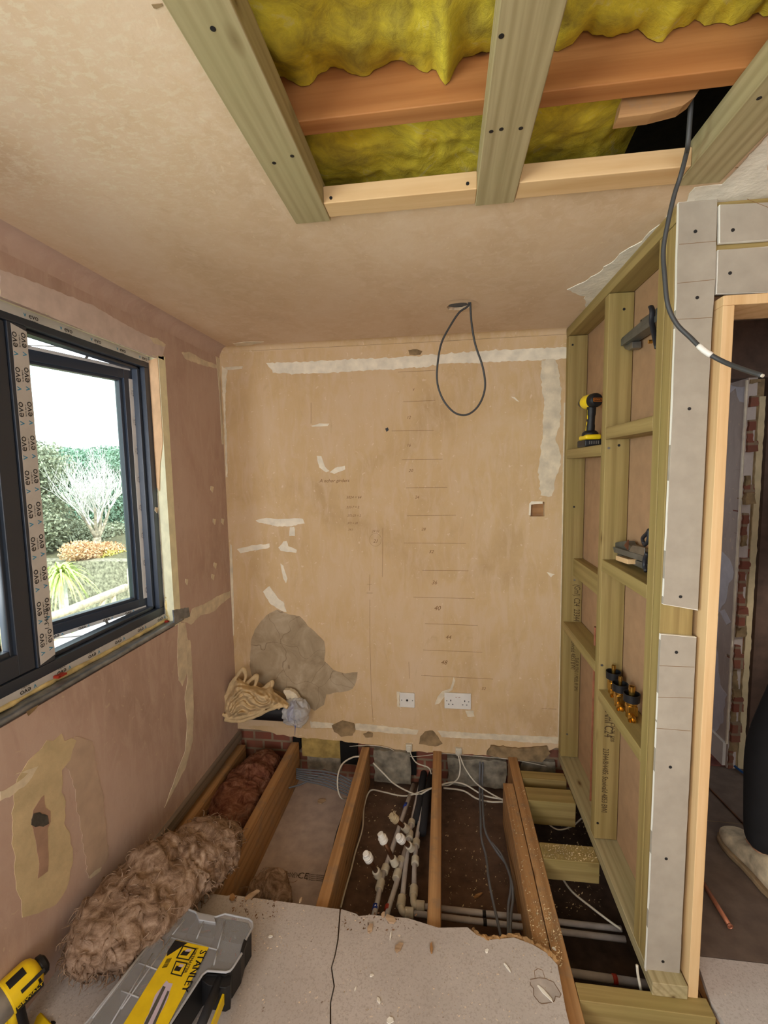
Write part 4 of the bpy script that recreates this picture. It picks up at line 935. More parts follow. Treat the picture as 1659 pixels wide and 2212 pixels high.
# ------------------------------------------------------------------ brown wool
def woolpile(name, path, radii, mat, label, seed, squash=.8, strands=260, amp=.3, floor_z=None, rings=110, seg=72):
    P = [Vector(p) for p in path]; C = crv(P, 20); n = len(C); idx = [i*(n-1)/(rings-1) for i in range(rings)]
    vs = []; fs = []
    def samp(t):
        i = min(int(t), n-2); return C[i].lerp(C[i+1], t-i)
    for i, t in enumerate(idx):
        c = samp(t); u = t/(n-1); k = u*(len(radii)-1); ki = min(int(k), len(radii)-2); r = radii[ki]+(radii[ki+1]-radii[ki])*(k-ki)
        d = (samp(min(t+1, n-1))-samp(max(t-1, 0))).normalized(); side = d.cross(Vector((0,0,1))).normalized(); upv = side.cross(d)
        for j in range(seg):
            a = 2*PI*j/seg; o = side*math.cos(a)+upv*math.sin(a)*squash; p = c+o*r
            q = Vector((p.x*5+seed, p.y*5, p.z*5))
            dp = noise.fractal(q, .8, 2.0, 4)*amp*.9 + (1-abs(noise.noise(q*2.3+Vector((noise.noise(q*3)*2, 0, 0))))*2)*amp*.35 + (1-abs(noise.noise(q*6+Vector((0, noise.noise(q*5)*2, 0))))*2)*amp*.16
            p = p+o*r*dp
            if floor_z is not None: p.z = max(p.z, floor_z+.002)
            vs.append(p)
    for i in range(rings-1):
        for j in range(seg):
            j2 = (j+1) % seg; fs.append((i*seg+j, i*seg+j2, (i+1)*seg+j2, (i+1)*seg+j))
    fs.append(tuple(range(seg))[::-1]); fs.append(tuple((rings-1)*seg+j for j in range(seg)))
    m = MB(); m.add(vs, fs); r_ = random.Random(seed)
    for s in range(strands):
        i = r_.randrange(2, rings-2); j = r_.randrange(seg); p = vs[i*seg+j].copy()
        c = samp(idx[i]); out = (p-c).normalized()
        if floor_z is not None and p.z < floor_z+.02: continue
        d = Vector((r_.uniform(-1,1), r_.uniform(-1,1), r_.uniform(-.6,.4))); d = (d-out*d.dot(out)*.7).normalized(); L = r_.uniform(.015, .05); pts = [p-out*.004]
        for k in range(5):
            d = (d+Vector((r_.uniform(-.6,.6), r_.uniform(-.6,.6), r_.uniform(-.6,.4)))).normalized(); pts.append(pts[-1]+d*L/5+out*L*.06*(2-k))
        m.tube(pts, [.0022, .002, .0018, .0014, .001, .0004], 4)
    o = m.build(name, mat, smooth=True); return tag(o, label, 'insulation', 'brown mineral wool pieces')
a0 = at(455,1830,Z=.08); a1 = at(390,1880,Z=.10); a2 = at(300,1950,Z=.13); a3 = at(205,2045,Z=.13); a4 = at(158,2110,Z=.11)
a0b = at(490,1800,Z=.03)
woolpile('mineral_wool', [a0b, a0, a1, a2, a3, a4], [.06, .115, .14, .132, .11, .03], M_WOOLB, 'big torn roll of brown mineral wool lying against the left wall', 3, .75, 1300, .38, .0)
woolpile('mineral_wool', [(-1.02, 2.36, -.10), (-1.03, 2.2, -.09), (-1.04, 2.02, -.11), (-1.03, 1.86, -.13)], [.08, .125, .125, .07], M_WOOLR, 'reddish brown mineral wool stuffed between the joists in the far left corner', 8, .8, 260, .30)
woolpile('mineral_wool', [at(540,1925,Z=ZV+.05), at(585,1925,Z=ZV+.05), at(620,1955,Z=ZV+.05)], [.05, .09, .03], M_WOOLB, 'small brown wool tuft on the printed board, half under the chipboard', 12, .7, 120, .3, ZV)
tag(shard('wood_chip', 400, 1800, .10, .03, .008, M_PALE[0], .5, .12, 50), 'pale pointed wood splinter on top of the brown wool roll', 'wood chip', 'wood chips')

# ------------------------------------------------------------------ tool organiser
A = Vector((-.900, 1.303, .112)); U = Vector((.997, -.073, 0)).normalized(); V = Vector((-.10, -.985, .09)); V = (V-U*V.dot(U)).normalized(); N = U.cross(V)
if N.z < 0: N = -N
def cp(px, py, h=0): 
    return on_plane(px, py, A+N*h, N)
org = thing('tool_organiser', (A.x+.1, A.y-.2, .02), 'clear-lidded black tool organiser case with a yellow label and side handle', 'tool case')
lid = [(388,1957),(422,1970),(425,1973),(440,1976),(466,1981),(486,1974),(538,1985),(546,1992),(546,2003),(532,2028),(528,2045),(523,2059),(504,2089),(497,2097),(488,2100),(448,2097),(437,2106),(370,2209),(345,2250),(140,2250),(187,2209)]
LP = [cp(x, y) for x, y in lid]
m = MB(); m.prism([p for p in LP], -N*.006)
lo_ = m.build('lid', M_LID, org, bevel=.002)
m = MB(); m.tube(LP+[LP[0]], .0032, 8); m.build('lid_rim', flat('lid_rim_plastic', '#a9abb0', .4), org, smooth=True)
for pts in (((370,2025),(470,2052)), ((470,2052),(462,2085)), ((400,1985),(372,2020)), ((440,1990),(425,2028)), ((486,1990),(470,2050)), ((330,2060),(240,2212)), ((372,2022),(262,2180)), ((300,2080),(340,2095)), ((262,2140),(300,2155)), ((330,2030),(200,2200))):
    m = MB(); m.tube([cp(x, y, -.001) for x, y in pts], .0022, 6); m.build('lid_rib', bpy.data.materials['lid_rim_plastic'], org, smooth=True)
body = [(388,1959),(538,1987),(545,2004),(530,2030),(522,2060),(503,2090),(488,2101),(448,2099),(437,2108),(370,2211),(345,2250),(140,2250),(187,2211)]
BP = [cp(x, y) for x, y in body]; c = sum(BP, Vector())/len(BP); BP = [c+(p-c)*.985-N*.008 for p in BP]
m = MB(); n = len(BP); dwn = [p-N*.082 for p in BP]
for i in range(n):
    j = (i+1) % n; m.add([BP[i], BP[j], dwn[j], dwn[i]], [(0,1,2,3)])
m.add(dwn, [tuple(range(n))]); bo = m.build('tray', M_BLACK, org); sm_ = bo.modifiers.new('s', 'SOLIDIFY'); sm_.thickness = .002
m = MB()
for (x0, y0, x1, y1) in ((480,1985,420,2120), (430,1975,300,2180), (372,2010,520,2040), (330,2070,470,2110), (260,2140,380,2180)):
    a, b_ = cp(x0, y0, -.012), cp(x1, y1, -.012); m.prism([a, b_, b_-N*.065, a-N*.065], U*.002)
m.build('divider', flat('grey_divider', '#6a6a70', .5), org)
m = MB(); rs = random.Random(9)
for i in range(150):
    x, y = rs.choice(((rs.uniform(400,520), rs.uniform(1985,2060)), (rs.uniform(280,380), rs.uniform(2040,2200)))); p = cp(x, y, -.05+rs.uniform(-.01,.01)); d = Vector((rs.uniform(-1,1), rs.uniform(-1,1), rs.uniform(-.2,.2))).normalized()
    m.tube([p-d*.009, p+d*.009], rs.uniform(.0015,.0035), 6, rs.choice((0,0,1,2)))
m.build('screws_inside', [M_STEEL, M_BRASS, M_RED], org); bpy.data.objects['screws_inside']['kind'] = 'stuff'
lab = [(379,2031),(451,2047),(364,2212),(330,2260),(225,2260),(267,2212)]
LB = [cp(x, y, .001) for x, y in lab]; m = MB(); m.prism(LB, N*.0008, 0)
m.prism([cp(x, y, .0019) for x, y in ((378,2031),(405,2037),(360,2066),(362,2055))], N*.0003, 1)
for q in (((395,2042),(425,2049),(408,2075),(380,2070)), ((380,2075),(406,2080),(392,2110),(368,2104))):
    m.prism([cp(x, y, .002) for x, y in q], N*.0003, 1)
    cx_ = sum(x for x, y in q)/4; cy_ = sum(y for x, y in q)/4
    m.prism([cp(cx_+(x-cx_)*.8, cy_+(y-cy_)*.8, .0024) for x, y in q], N*.0003, 0)
    m.prism([cp(cx_+(x-cx_)*.5-2, cy_+(y-cy_)*.35, .0028) for x, y in q], N*.0003, 1)
    m.prism([cp(cx_+(x-cx_)*.35+5, cy_+(y-cy_)*.2-6, .0030) for x, y in q], N*.0003, 3)
m.prism(jag([cp(x, y, .002) for x, y in ((360,2118),(372,2125),(362,2160),(338,2205),(318,2240),(300,2240),(320,2190),(335,2150))], .004, .01, 4), N*.0003, 3)
m.prism([cp(x, y, .0025) for x, y in ((352,2130),(358,2132),(318,2215),(311,2212))], N*.0003, 4)
m.prism([cp(x, y, .0025) for x, y in ((362,2140),(366,2142),(330,2225),(325,2222))], N*.0003, 4)
ta, tb_ = cp(437, 2052, .0022), cp(395, 2140, .0022); tr_ = (tb_-ta).normalized(); tu = N.cross(tr_)
m.text('STANLEY', .0295, ta-tu*.004, tr_, tu, 1, .0003); m.text('STANLEY', .0295, ta-tu*.004+tr_*.0008, tr_, tu, 1, .0003)
ta = cp(424, 2047, .0022); m.text('SORTMASTER', .0125, ta-tu*.001, tr_, tu, 1, .0003)
for i in range(5): m.text('organiser storage', .004, cp(370-i*2.2, 2069+i*.4, .0022), tr_, tu, 1, .0002)
m.build('label', [M_YEL, M_BLACK, M_TAPE, flat('pale_print', '#c9bccf', .5), M_DARKM], org)
# handle, recess, latches
hA, hB = cp(474, 2118, -.02), cp(420, 2250, -.02); m = MB(); m.tube([hA, hB], .013, 14, 0); o = m.build('handle', M_CABK, org, smooth=True)
hA2, hB2 = cp(486, 2132, -.03), cp(440, 2250, -.03); m = MB(); m.prism([hA2, hB2, hB2-N*.03, hA2-N*.03], U*.006); m.build('handle_side', M_YEL, org)
m = MB(); m.prism([cp(x, y, -.012) for x, y in ((440,2104),(500,2106),(498,2128),(487,2134),(450,2128),(434,2116))], -N*.07); m.build('handle_mount', M_BLACK, org, bevel=.002)
for q in (((424,1972),(462,1979),(466,1992),(430,1986)), ((527,2028),(534,2032),(525,2058),(519,2055))):
    m = MB(); m.prism([cp(x, y, .004) for x, y in q], -N*.012); m.build('latch', bpy.data.materials['lid_rim_plastic'] if q[0][0] < 500 else M_BLACK, org, bevel=.001)

# ------------------------------------------------------------------ combi drill at the bottom left
h0, h1 = at(84, 2090, Z=.17), at(-30, 2200, Z=.15); d = (h1-h0).normalized()
dr1 = thing('combi_drill', at(20, 2200, Z=.02), 'yellow and black cordless drill with grey gearbox lying at the bottom left corner', 'drill')
R0 = .046
m = MB(); m.lathe(h0, d, [(0,.026),(.006,.037),(.014,.043),(.024,R0),(.076,R0+.001),(.080,R0-.002)], 28); mh = m.build('motor_housing', M_YEL, dr1); shade_auto(mh)
m = MB(); m.lathe(h0, -d, [(-.004,.024),(.004,.028),(.014,.026),(.02,.016)], 24); shade_auto(m.build('rear_cap', M_BLACK, dr1))
m = MB(); m.lathe(h0+d*.078, d, [(0,.042),(.01,.044),(.045,.044),(.055,.040),(.075,.034),(.08,.03)], 28); shade_auto(m.build('gearbox', M_GREYM, dr1))
m = MB(); m.lathe(h0+d*.17, d, [(0,.033),(.03,.034),(.035,.028),(.07,.02)], 24); shade_auto(m.build('clutch_ring', M_BLACK, dr1))
tow = (EYE-h0); tow = (tow-d*tow.dot(d)).normalized(); sdv = d.cross(tow)
if sdv.x < 0: sdv = -sdv      # to image right / downwards
dn = Vector((.15, -.5, -.75)); dn = (dn-d*dn.dot(d)).normalized()
hd = (sdv*.8-tow*.6).normalized()
def onbody(a, ang, lift=.0012): 
    return h0+d*a+(tow*math.cos(ang)+sdv*math.sin(ang))*(R0+lift)
def bodypatch(name, a0, a1, g0, g1, mat, th=.0015):
    m = MB(); k = 6
    vs = [onbody(a, g0+(g1-g0)*i/k, l) for i in range(k+1) for a in (a0, a1) for l in (-.002, th)]
    fs = []
    for i in range(k):
        b4 = i*4; fs += [(b4+1, b4+3, b4+7, b4+5), (b4, b4+4, b4+6, b4+2), (b4, b4+1, b4+5, b4+4), (b4+2, b4+6, b4+7, b4+3)]
    fs += [(0,2,3,1), (k*4, k*4+1, k*4+3, k*4+2)]
    m.add(vs, fs); return m.build(name, mat, dr1)
bodypatch('vent_slot', .030, .070, -.75, -.25, M_BLACK); bodypatch('grip_strip', -.002, .055, .22, .42, M_BLACK, .002); bodypatch('side_badge', .010, .076, .85, 1.5, M_BLACK, .001)
for i in range(5): bodypatch('vent_slot', .012, .018, .55+i*.1, .6+i*.1, M_BLACK)
m = MB(); m.text('DEWALT', .0155, onbody(.074, 1.02, .0022), -d, (tow*math.cos(1.0+PI/2)+sdv*math.sin(1.0+PI/2))*-1, 0, .0003); m.build('badge_writing', M_YEL, dr1)
g0_ = h0+d*.070+hd*.03
m = MB(); m.tube(crv([g0_, g0_+hd*.04+d*.006, g0_+hd*.09+d*.010, g0_+hd*.12+d*.006], 6), .020, 16, flat=1.2); m.build('handle', M_BLACK, dr1, smooth=True)
m = MB(); m.tube([g0_+hd*.005+tow*.014+d*.01, g0_+hd*.05+tow*.016+d*.016], .011, 12); m.build('handle_panel', M_YEL, dr1, smooth=True)
m = MB(); m.tube([g0_+d*.028+hd*.012, g0_+d*.03+hd*.04], .009, 10); m.build('trigger', M_YEL, dr1, smooth=True)
m = MB(); m.obox(g0_+hd*.145, (d, hd, d.cross(hd)), (.11, .045, .075)); m.build('battery', M_BLACK, dr1, bevel=.006)
m = MB(); m.obox(g0_+hd*.122, (d, hd, d.cross(hd)), (.09, .018, .07)); m.build('battery_latch', M_YEL, dr1, bevel=.004)

# ------------------------------------------------------------------ impact driver on the noggin
bx_, by_ = .642, 2.11; zs = 1.6645; hd2 = Vector((-.3, .95, 0)).normalized()
idr = thing('impact_driver', (bx_, by_, zs), 'black and yellow impact driver standing upright on a noggin near the ceiling', 'drill')
m = MB(); m.box(bx_-.037, bx_+.035, by_-.055, by_+.06, zs, zs+.030); m.build('battery', M_BLACK, idr, bevel=.005)
m = MB(); m.box(bx_-.033, bx_+.033, by_-.05, by_+.055, zs+.030, zs+.052); m.build('battery_top', M_YEL, idr, bevel=.008)
m = MB()
for i in range(5): m.box(bx_-.02+i*.009, bx_-.016+i*.009, by_-.0565, by_-.055, zs+.010, zs+.024)
m.build('battery_rib', M_GREYM, idr)
m = MB(); m.lathe((bx_, by_, zs+.048), (0,0,1), [(0,.035),(.012,.034),(.022,.024)], 20); m.build('base_shroud', M_BLACK, idr, smooth=True)
m = MB(); m.tube(crv([(bx_, by_+.002, zs+.06), (bx_, by_-.004, zs+.10), (bx_, by_-.008, zs+.14), (bx_, by_-.01, zs+.175)], 5), [.0185]*5+[.0165]*5+[.019]*6, 16); m.build('handle', M_BLACK, idr, smooth=True)
m = MB(); m.tube([(bx_-.018, by_-.0, zs+.065), (bx_-.0155, by_-.006, zs+.11)], .0022, 6); m.tube([(bx_-.0165, by_-.012, zs+.12), (bx_-.017, by_-.012, zs+.16)], .002, 6); m.build('yellow_trim', M_YEL, idr)
m = MB(); m.lathe(Vector((bx_+.012, by_-.050, zs+.197)), hd2, [(0,.024),(.006,.029),(.02,.031),(.035,.031)], 26); shade_auto(m.build('rear_cap', M_BLACK, idr))
m = MB(); m.lathe(Vector((bx_+.012, by_-.050, zs+.197))+hd2*.034, hd2, [(0,.031),(.042,.031),(.055,.026)], 26); shade_auto(m.build('motor_housing', M_YEL, idr))
m = MB(); m.lathe(Vector((bx_+.012, by_-.050, zs+.197))+hd2*.088, hd2, [(0,.026),(.02,.02),(.035,.012)], 20); shade_auto(m.build('nose', M_BLACK, idr))
m = MB(); hs = Vector((.95, .3, 0)).normalized(); hc = Vector((bx_+.012, by_-.050, zs+.197)); m.obox(hc, (hs, hd2, (0,0,1)), (.040, .003, .015), 0); m.obox(hc-hd2*.001, (hs, hd2, (0,0,1)), (.036, .003, .011), 1); m.text('DEWALT', .0085, hc-hd2*.0027-hs*.017+Vector((0,0,-.003)), hs, (0,0,1), 0, .0002); m.build('rear_badge', [M_ORLAB, M_BLACK], idr)

# ------------------------------------------------------------------ brass valves
zs = .690
VL = ('brass valve with black cap nearest the middle stud', 'brass valve with black cap in the middle of the three', 'brass valve with black cap nearest the camera, outlet facing out')
for i, (px, py, hh) in enumerate(((1324,1498,.0), (1337,1526,.004), (1363,1550,.0))):
    c = at(px, py, Z=zs); c.x = max(c.x, .645); t = thing('shower_valve', c, VL[i], 'valve', 'brass valves on the noggin')
    m = MB(); m.lathe(c, (0,0,1), [(0,.014),(.004,.018),(.05,.0175),(.053,.020),(.060,.020)], 18)
    m.obox(c+Vector((0,0,.03)), ((1,0,0),(0,1,0),(0,0,1)), (.032,.034,.034)); o = m.build('body', M_BRASS, t, bevel=.0015)
    m = MB(); oz = c+Vector((-.004,-.010,.016)); m.lathe(oz, (-.25,-1,-.25), [(0,.011),(.018,.011),(.018,.0135),(.030,.0135),(.030,.010),(.012,.010)], 16); shade_auto(m.build('outlet', M_BRASS, t))
    m = MB(); m.lathe(c+Vector((0,0,.058)), (0,0,1), [(0,.020),(.004,.0265),(.032,.0275),(.032,.0255),(.010,.0245),(.010,.001)], 24); shade_auto(m.build('protective_cap', M_BLACK, t))
    m = MB(); r = (.0075, .0065, .0105)[i]; m.lathe(c+Vector((0,0,.06)), (0,0,1), [(0,r),(.055,r),(.055,r*.75),(.045,r*.7)], 16); shade_auto(m.build('stem', M_BRASS, t))

# ------------------------------------------------------------------ metal channel brackets
def pris(m, pts, X, th, mi=0): m.prism([at(x, y, X=X) for x, y in pts], (th, 0, 0), mi)
br = thing('metal_bracket', at(1395, 720, X=.68), 'grey metal channel bracket slanting across the bay below the ceiling', 'bracket', 'grey metal channel brackets')
m = MB(); pris(m, ((1341,733),(1424,668),(1424,676),(1341,742)), .655, .004); pris(m, ((1341,741),(1424,675),(1424,690),(1341,748)), .650, .04); pris(m, ((1343,730),(1420,664),(1424,668),(1341,735)), .655, .045); m.build('channel', M_DARKM, br, bevel=.001)
m = MB(); pris(m, ((1382,692),(1402,678),(1402,690),(1383,702)), .69, .003); pris(m, ((1382,727),(1402,711),(1402,722),(1382,735)), .69, .003); m.build('fixing_plate', M_STEEL, br, bevel=.0006)
m = MB()
for x, y in ((1385,693),(1384,728),(1399,718)): m.lathe(at(x, y, X=.6895), (-1,0,0), [(0,.003),(.001,.003)], 8)
m.build('screw_hole', M_BLACK, br)
m = MB(); pris(m, ((1345,746),(1366,738),(1366,752),(1358,757),(1350,754)), .665, .03); m.build('end_plate', M_STEEL, br, bevel=.001)
m = MB(); m.tube(crv([at(x, y, X=.645) for x, y in ((1406,662),(1409,672),(1408,695),(1413,720),(1420,752))], 6), .0085, 10, flat=.6); m.build('lever', M_CABK, br, smooth=True)
m = MB(); m.lathe(at(1409,738,X=.68), (-1,0,0), [(0,.006),(.012,.006)], 6); m.build('fixing_nut', M_BRASS, br)
br = thing('metal_bracket', at(1365, 1205, X=.68), 'grey metal channel bracket resting on a noggin, lever end towards the paler stud', 'bracket', 'grey metal channel brackets')
m = MB(); pris(m, ((1323,1173),(1352,1168),(1356,1176),(1397,1192),(1397,1204),(1324,1181)), .66, .03); pris(m, ((1324,1181),(1396,1203),(1396,1216),(1326,1193)), .642, .05); pris(m, ((1333,1196),(1396,1218),(1392,1231),(1356,1214),(1334,1200)), .665, .03); m.build('channel', M_DARKM, br, bevel=.001)
m = MB(); pris(m, ((1366,1178),(1392,1183),(1392,1203),(1356,1194)), .645, .003); m.build('fixing_plate', M_STEEL, br, bevel=.0006)
m = MB(); m.tube(crv([at(x, y, X=.65) for x, y in ((1391,1175),(1388,1163),(1398,1152),(1402,1146),(1400,1168),(1392,1178))], 5), .006, 8); m.tube(crv([at(x, y, X=.63) for x, y in ((1398,1195),(1393,1208),(1392,1222),(1396,1234))], 5), .007, 8); m.build('lever', M_CABK, br, smooth=True)
m = MB(); pris(m, ((1348,1178),(1356,1166),(1355,1188)), .64, .004); m.build('trigger', flat('rusty_steel', '#6d4128', .7, .3, var=.3), br)
o = MB(); pris(o, ((1330,1200),(1356,1208),(1356,1219),(1330,1210)), .64, .03); tag(o.build('packing_block', M_PALE[1], bevel=.001), 'small pale wooden block under the lower metal bracket', 'wood block')
o = MB(); o.tube([(.668, 2.055, .025), (.668, 2.055, .868)], .0055, 14); o.lathe((.668, 2.055, .868), (0,0,1), [(0,.0055),(0,.0045),(-.01,.0045)], 14)
tag(o.build('copper_pipe', M_COPPER, smooth=False), 'thin bright copper pipe rising through the noggin in the narrow bay', 'pipe'); shade_auto(bpy.data.objects['copper_pipe'])
bpy.data.objects['copper_pipe'].data.polygons.foreach_set('use_smooth', [True]*len(bpy.data.objects['copper_pipe'].data.polygons))

# ------------------------------------------------------------------ wall plates
def plate(px0, py0, px1, py1, name, label):
    a, c = at(px0, py0, Y=YB-.008), at(px1, py1, Y=YB-.008); t = thing(name, ((a.x+c.x)/2, YB-.001, c.z), label, 'socket')
    m = MB(); m.box(a.x, c.x, YB-.010, YB-.001, c.z, a.z); m.build('faceplate', M_WHITEPL, t, bevel=.003, segs=3); return t, a, c
t, a, c = plate(863, 1496, 896, 1529, 'blank_socket', 'small square white faceplate with a centre hole low on the back wall')
zc = (a.z+c.z)/2; xc = (a.x+c.x)/2
m = MB(); m.lathe((xc, YB-.009, zc), (0,-1,0), [(0,.006),(.003,.006),(.003,.0035)], 16); m.build('aerial_outlet', M_BLACK, t)
for s in (-1, 1): m = MB(); m.lathe((xc+s*.030, YB-.009, zc), (0,-1,0), [(0,.003),(.0018,.003)], 10); m.build('plate_screw', M_DARKM, t)
t, a, c = plate(960, 1496, 1017.5, 1533, 'double_socket', 'white double switched power socket low on the back wall')
zc = (a.z+c.z)/2; xc = (a.x+c.x)/2
for s in (-1, 1):
    q = xc+s*.038
    m = MB(); m.box(q-.0025, q+.0025, YB-.0108, YB-.0095, zc-.002, zc+.007); m.build('earth_hole', M_BLACK, t)
    for u in (-.011, .011): m = MB(); m.box(q+u-.0035, q+u+.0035, YB-.0108, YB-.0095, zc-.021, zc-.017); m.build('pin_hole', M_BLACK, t)
    m = MB(); m.box(xc+s*.0085-.006, xc+s*.0085+.006, YB-.0135, YB-.0095, zc+.006, zc+.026, 0); m.box(xc+s*.0085-.004, xc+s*.0085+.004, YB-.0138, YB-.0134, zc+.0225, zc+.0245, 1); m.build('rocker_switch', [M_WHITEPL, M_RED], t)
    m = MB(); m.lathe((xc+s*.060, YB-.009, zc), (0,-1,0), [(0,.003),(.0018,.003)], 10); m.build('plate_screw', M_DARKM, t)

# ------------------------------------------------------------------ cables
def cable(name, pts, r, mat, label, group=None, n=10, caps=None, flat_=1.0, seg=8, w=.5):
    m = MB(); m.tube(crv(pts, n), r, seg, flat=flat_); o = m.build(name, mat, smooth=True); tag(o, label, 'cable', group); return o
px = ((1487,300,1.10),(1483,330,1.13),(1470,380,1.16),(1457,420,1.17),(1443,480,1.18),(1433,540,1.19),(1436,600,1.19),(1443,660,1.19),(1462,700,1.19),(1490,728,1.18),(1522,758,1.16),(1560,780,1.14),(1600,796,1.10),(1645,811,1.06))
pts = [at(x, y, Y=Y) for x, y, Y in px]; pts = [pts[0]+Vector((-.01, -.03, .12))]+pts
c = cable('hanging_cable', pts, .0052, M_CABD, 'dark grey cable hanging from the ceiling opening and crossing the doorway')
m = MB(); q = crv(pts, 10); i0 = min(range(len(q)), key=lambda i: (q[i]-at(1522,758,Y=1.16)).length); m.tube(q[i0-4:i0+5], .0066, 10); m.build('white_tape_wrap', M_WHITEPL, c, smooth=True)
m = MB(); e = pts[-1]; dd = (pts[-1]-pts[-2]).normalized(); m.tube([e-dd*.002, e+dd*.004], .0034, 8); m.build('cut_end', M_CABW, c)
lp = ((1016,657),(1019,700),(1027,745),(1042,790),(1048,830),(1042,860),(1028,883),(1008,896),(985,893),(965,875),(951,850),(944,820),(946,780),(954,740),(972,705),(992,675),(1012,659))
P = [at(x, y, Y=1.965+.015*math.sin(i/16*2*PI)) for i, (x, y) in enumerate(lp)]
P = [P[0]+Vector((0, .002, .05))]+P+[P[-1]+Vector((-.004, .004, .05))]
cable('looped_cable', P, .0042, M_CABD, 'dark grey cable hanging in a long loop from the small ceiling hole')
G = 'grey cables clipped low in the printed board bay'
for i in range(6):
    y0 = 1661+i*4; P = [at(640, y0, Y=2.30-i*.012), at(665, y0+2+i, Y=2.27-i*.01), at(700, y0+5+2*i, Y=2.25-i*.01), at(730, y0+12+3*i, Y=2.22-i*.01), at(768, y0+30+i*3, Y=2.18-i*.01)]
    cable('grey_cable', P, .0045, M_CABG, ('topmost', 'second from the top', 'third from the top', 'third from the bottom', 'second from the bottom', 'lowest')[i]+' grey cable of the bundle in the printed board bay', G)
cable('grey_cable', [at(624,1702,Y=2.18), at(650,1694,Y=2.22), at(680,1680,Y=2.26), at(700,1668,Y=2.3)], .0045, M_CABG, 'short grey cable end curling below the grey bundle')
cable('black_cable', [at(x, y, Z=z) for x, y, z in ((748,1735,-.06),(740,1765,-.13),(728,1800,-.2),(716,1850,-.21),(703,1890,-.21),(694,1930,-.21),(690,1955,-.2))], .0055, M_CABK, 'black cable running beside the second joist in the printed board bay')
GW = 'white cables under the back wall'
cable('white_cable', [at(x, y, Z=z) for x, y, z in ((782,1634,-.01),(762,1636,.0),(740,1650,-.01),(730,1675,-.03),(730,1705,-.08),(738,1724,-.12),(752,1722,-.15),(768,1710,-.15))], .0042, M_CABW, 'white cable making a round loop in the printed board bay', GW)
cable('white_cable', [at(x, y, Z=z) for x, y, z in ((806,1648,-.05),(830,1672,-.09),(850,1692,-.13),(880,1709,-.15),(905,1716,-.15),(925,1706,-.12),(945,1698,-.1),(975,1690,-.1),(1005,1695,-.12),(1045,1718,-.15),(1088,1727,-.15))], .0042, M_CABW, 'white cable sweeping across the pipework bay into the next bay', GW)
cable('white_cable', [at(x, y, Z=z) for x, y, z in ((736,1960,-.18),(745,1925,-.19),(758,1880,-.2),(768,1840,-.2),(783,1790,-.2),(787,1740,-.2),(800,1708,-.18),(825,1710,-.17),(860,1718,-.17),(885,1718,-.16),(920,1706,-.14),(950,1697,-.13))], .004, M_CABW, 'white cable running along the second joist in the pipework bay', GW)
cable('white_cable', [at(887,1618,Y=2.40), at(888,1630,Y=2.40), at(900,1648,Y=2.38), at(925,1658,Y=2.34), at(932,1672,Y=2.32)], .0035, M_CABW, 'short white cable dropping from the left wall conduit', GW)
cable('white_cable', [at(x, y, Z=z) for x, y, z in ((990,1632,.02),(994,1655,-.03),(990,1680,-.08),(972,1695,-.12),(955,1697,-.14))], .0035, M_CABW, 'white cable curving left below the right wall conduit', GW)
cable('white_cable', [at(x, y, Z=z) for x, y, z in ((993,1632,.02),(1005,1660,-.04),(1025,1688,-.09),(1050,1708,-.13),(1090,1730,-.15))], .0035, M_CABW, 'white cable running right below the right wall conduit', GW)
cable('white_cable', [at(x, y, Z=z) for x, y, z in ((958,1702,-.13),(1000,1708,-.15),(1030,1725,-.16),(1060,1732,-.16),(1092,1732,-.16))], .0045, M_CABW, 'thick white cable lying lowest in the bay right of the pipework', GW)
GK = 'grey cables in the bay before the doubled joist'
for i, px in enumerate((((1037,1645),(1036,1700),(1038,1760),(1040,1810),(1050,1850),(1056,1900),(1068,1960),(1082,2022)), ((1043,1645),(1042,1700),(1044,1760),(1050,1800),(1072,1838),(1096,1872),(1104,1910),(1098,1960),(1098,2025)), ((1062,1820),(1085,1850),(1104,1900),(1108,1940),(1104,1975),(1102,2025)))):
    cable('grey_cable', [at(x, y, Z=-.05 if y < 1660 else -.13 if y < 1900 else -.10) for x, y in px], .0052, M_CABG, ('grey cable running nearly straight through the bay before the doubled joist', 'grey cable bulging right in the bay before the doubled joist', 'short grey cable behind the bulging one before the doubled joist')[i], GK)
GP = 'thin white cables beside the partition foot'
cable('white_cable', [at(x, y, Z=-.15) for x, y in ((1210,1890),(1235,1925),(1275,1958),(1310,1985),(1342,2008))], .0042, M_CABW, 'thin white cable crossing under the sole plate beyond the grey pipes', GP)
cable('white_cable', [at(x, y, Z=-.14) for x, y in ((1168,1755),(1180,1775),(1205,1792),(1235,1785),(1256,1768))], .0035, M_CABW, 'thin white cable curving between the treated floor noggins', GP)
cable('white_cable', [at(x, y, Y=1.33) for x, y in ((1376,2085),(1378,2105),(1384,2135),(1388,2150))], .004, M_CABW, 'white cable end at the foot of the end stud', GP)
cable('fine_wire', [at(x, y, Y=YB-.012) for x, y in ((755,1612),(800,1610),(840,1616),(868,1632),(900,1634),(960,1628),(1010,1632),(1100,1640),(1180,1655))], .0015, M_CABW, 'fine wire trailing along the foot of the back wall')
for i, (x, y) in enumerate(((884,1614), (991,1622))):
    p = at(x, y, Y=YB-.008); m = MB(); m.box(p.x-.018, p.x+.016, YB-.018, YB-.0, p.z-.018, p.z+.02); m.box(p.x-.012, p.x+.010, YB-.024, YB-.018, p.z-.022, p.z+.012)
    tag(m.build('conduit_end', M_FIT, bevel=.002), ('cream plastic conduit end below the small square faceplate', 'cream plastic conduit end below the double socket')[i], 'conduit', 'conduit ends')
cable('blue_cable', [at(x, y, Z=.012) for x, y in ((1523,1590),(1545,1612),(1570,1640),(1600,1665),(1625,1680),(1660,1690))], .006, flat('blue_cable_sheath', '#1f4d86', .5), 'blue cable running over the red carpet into the hall')
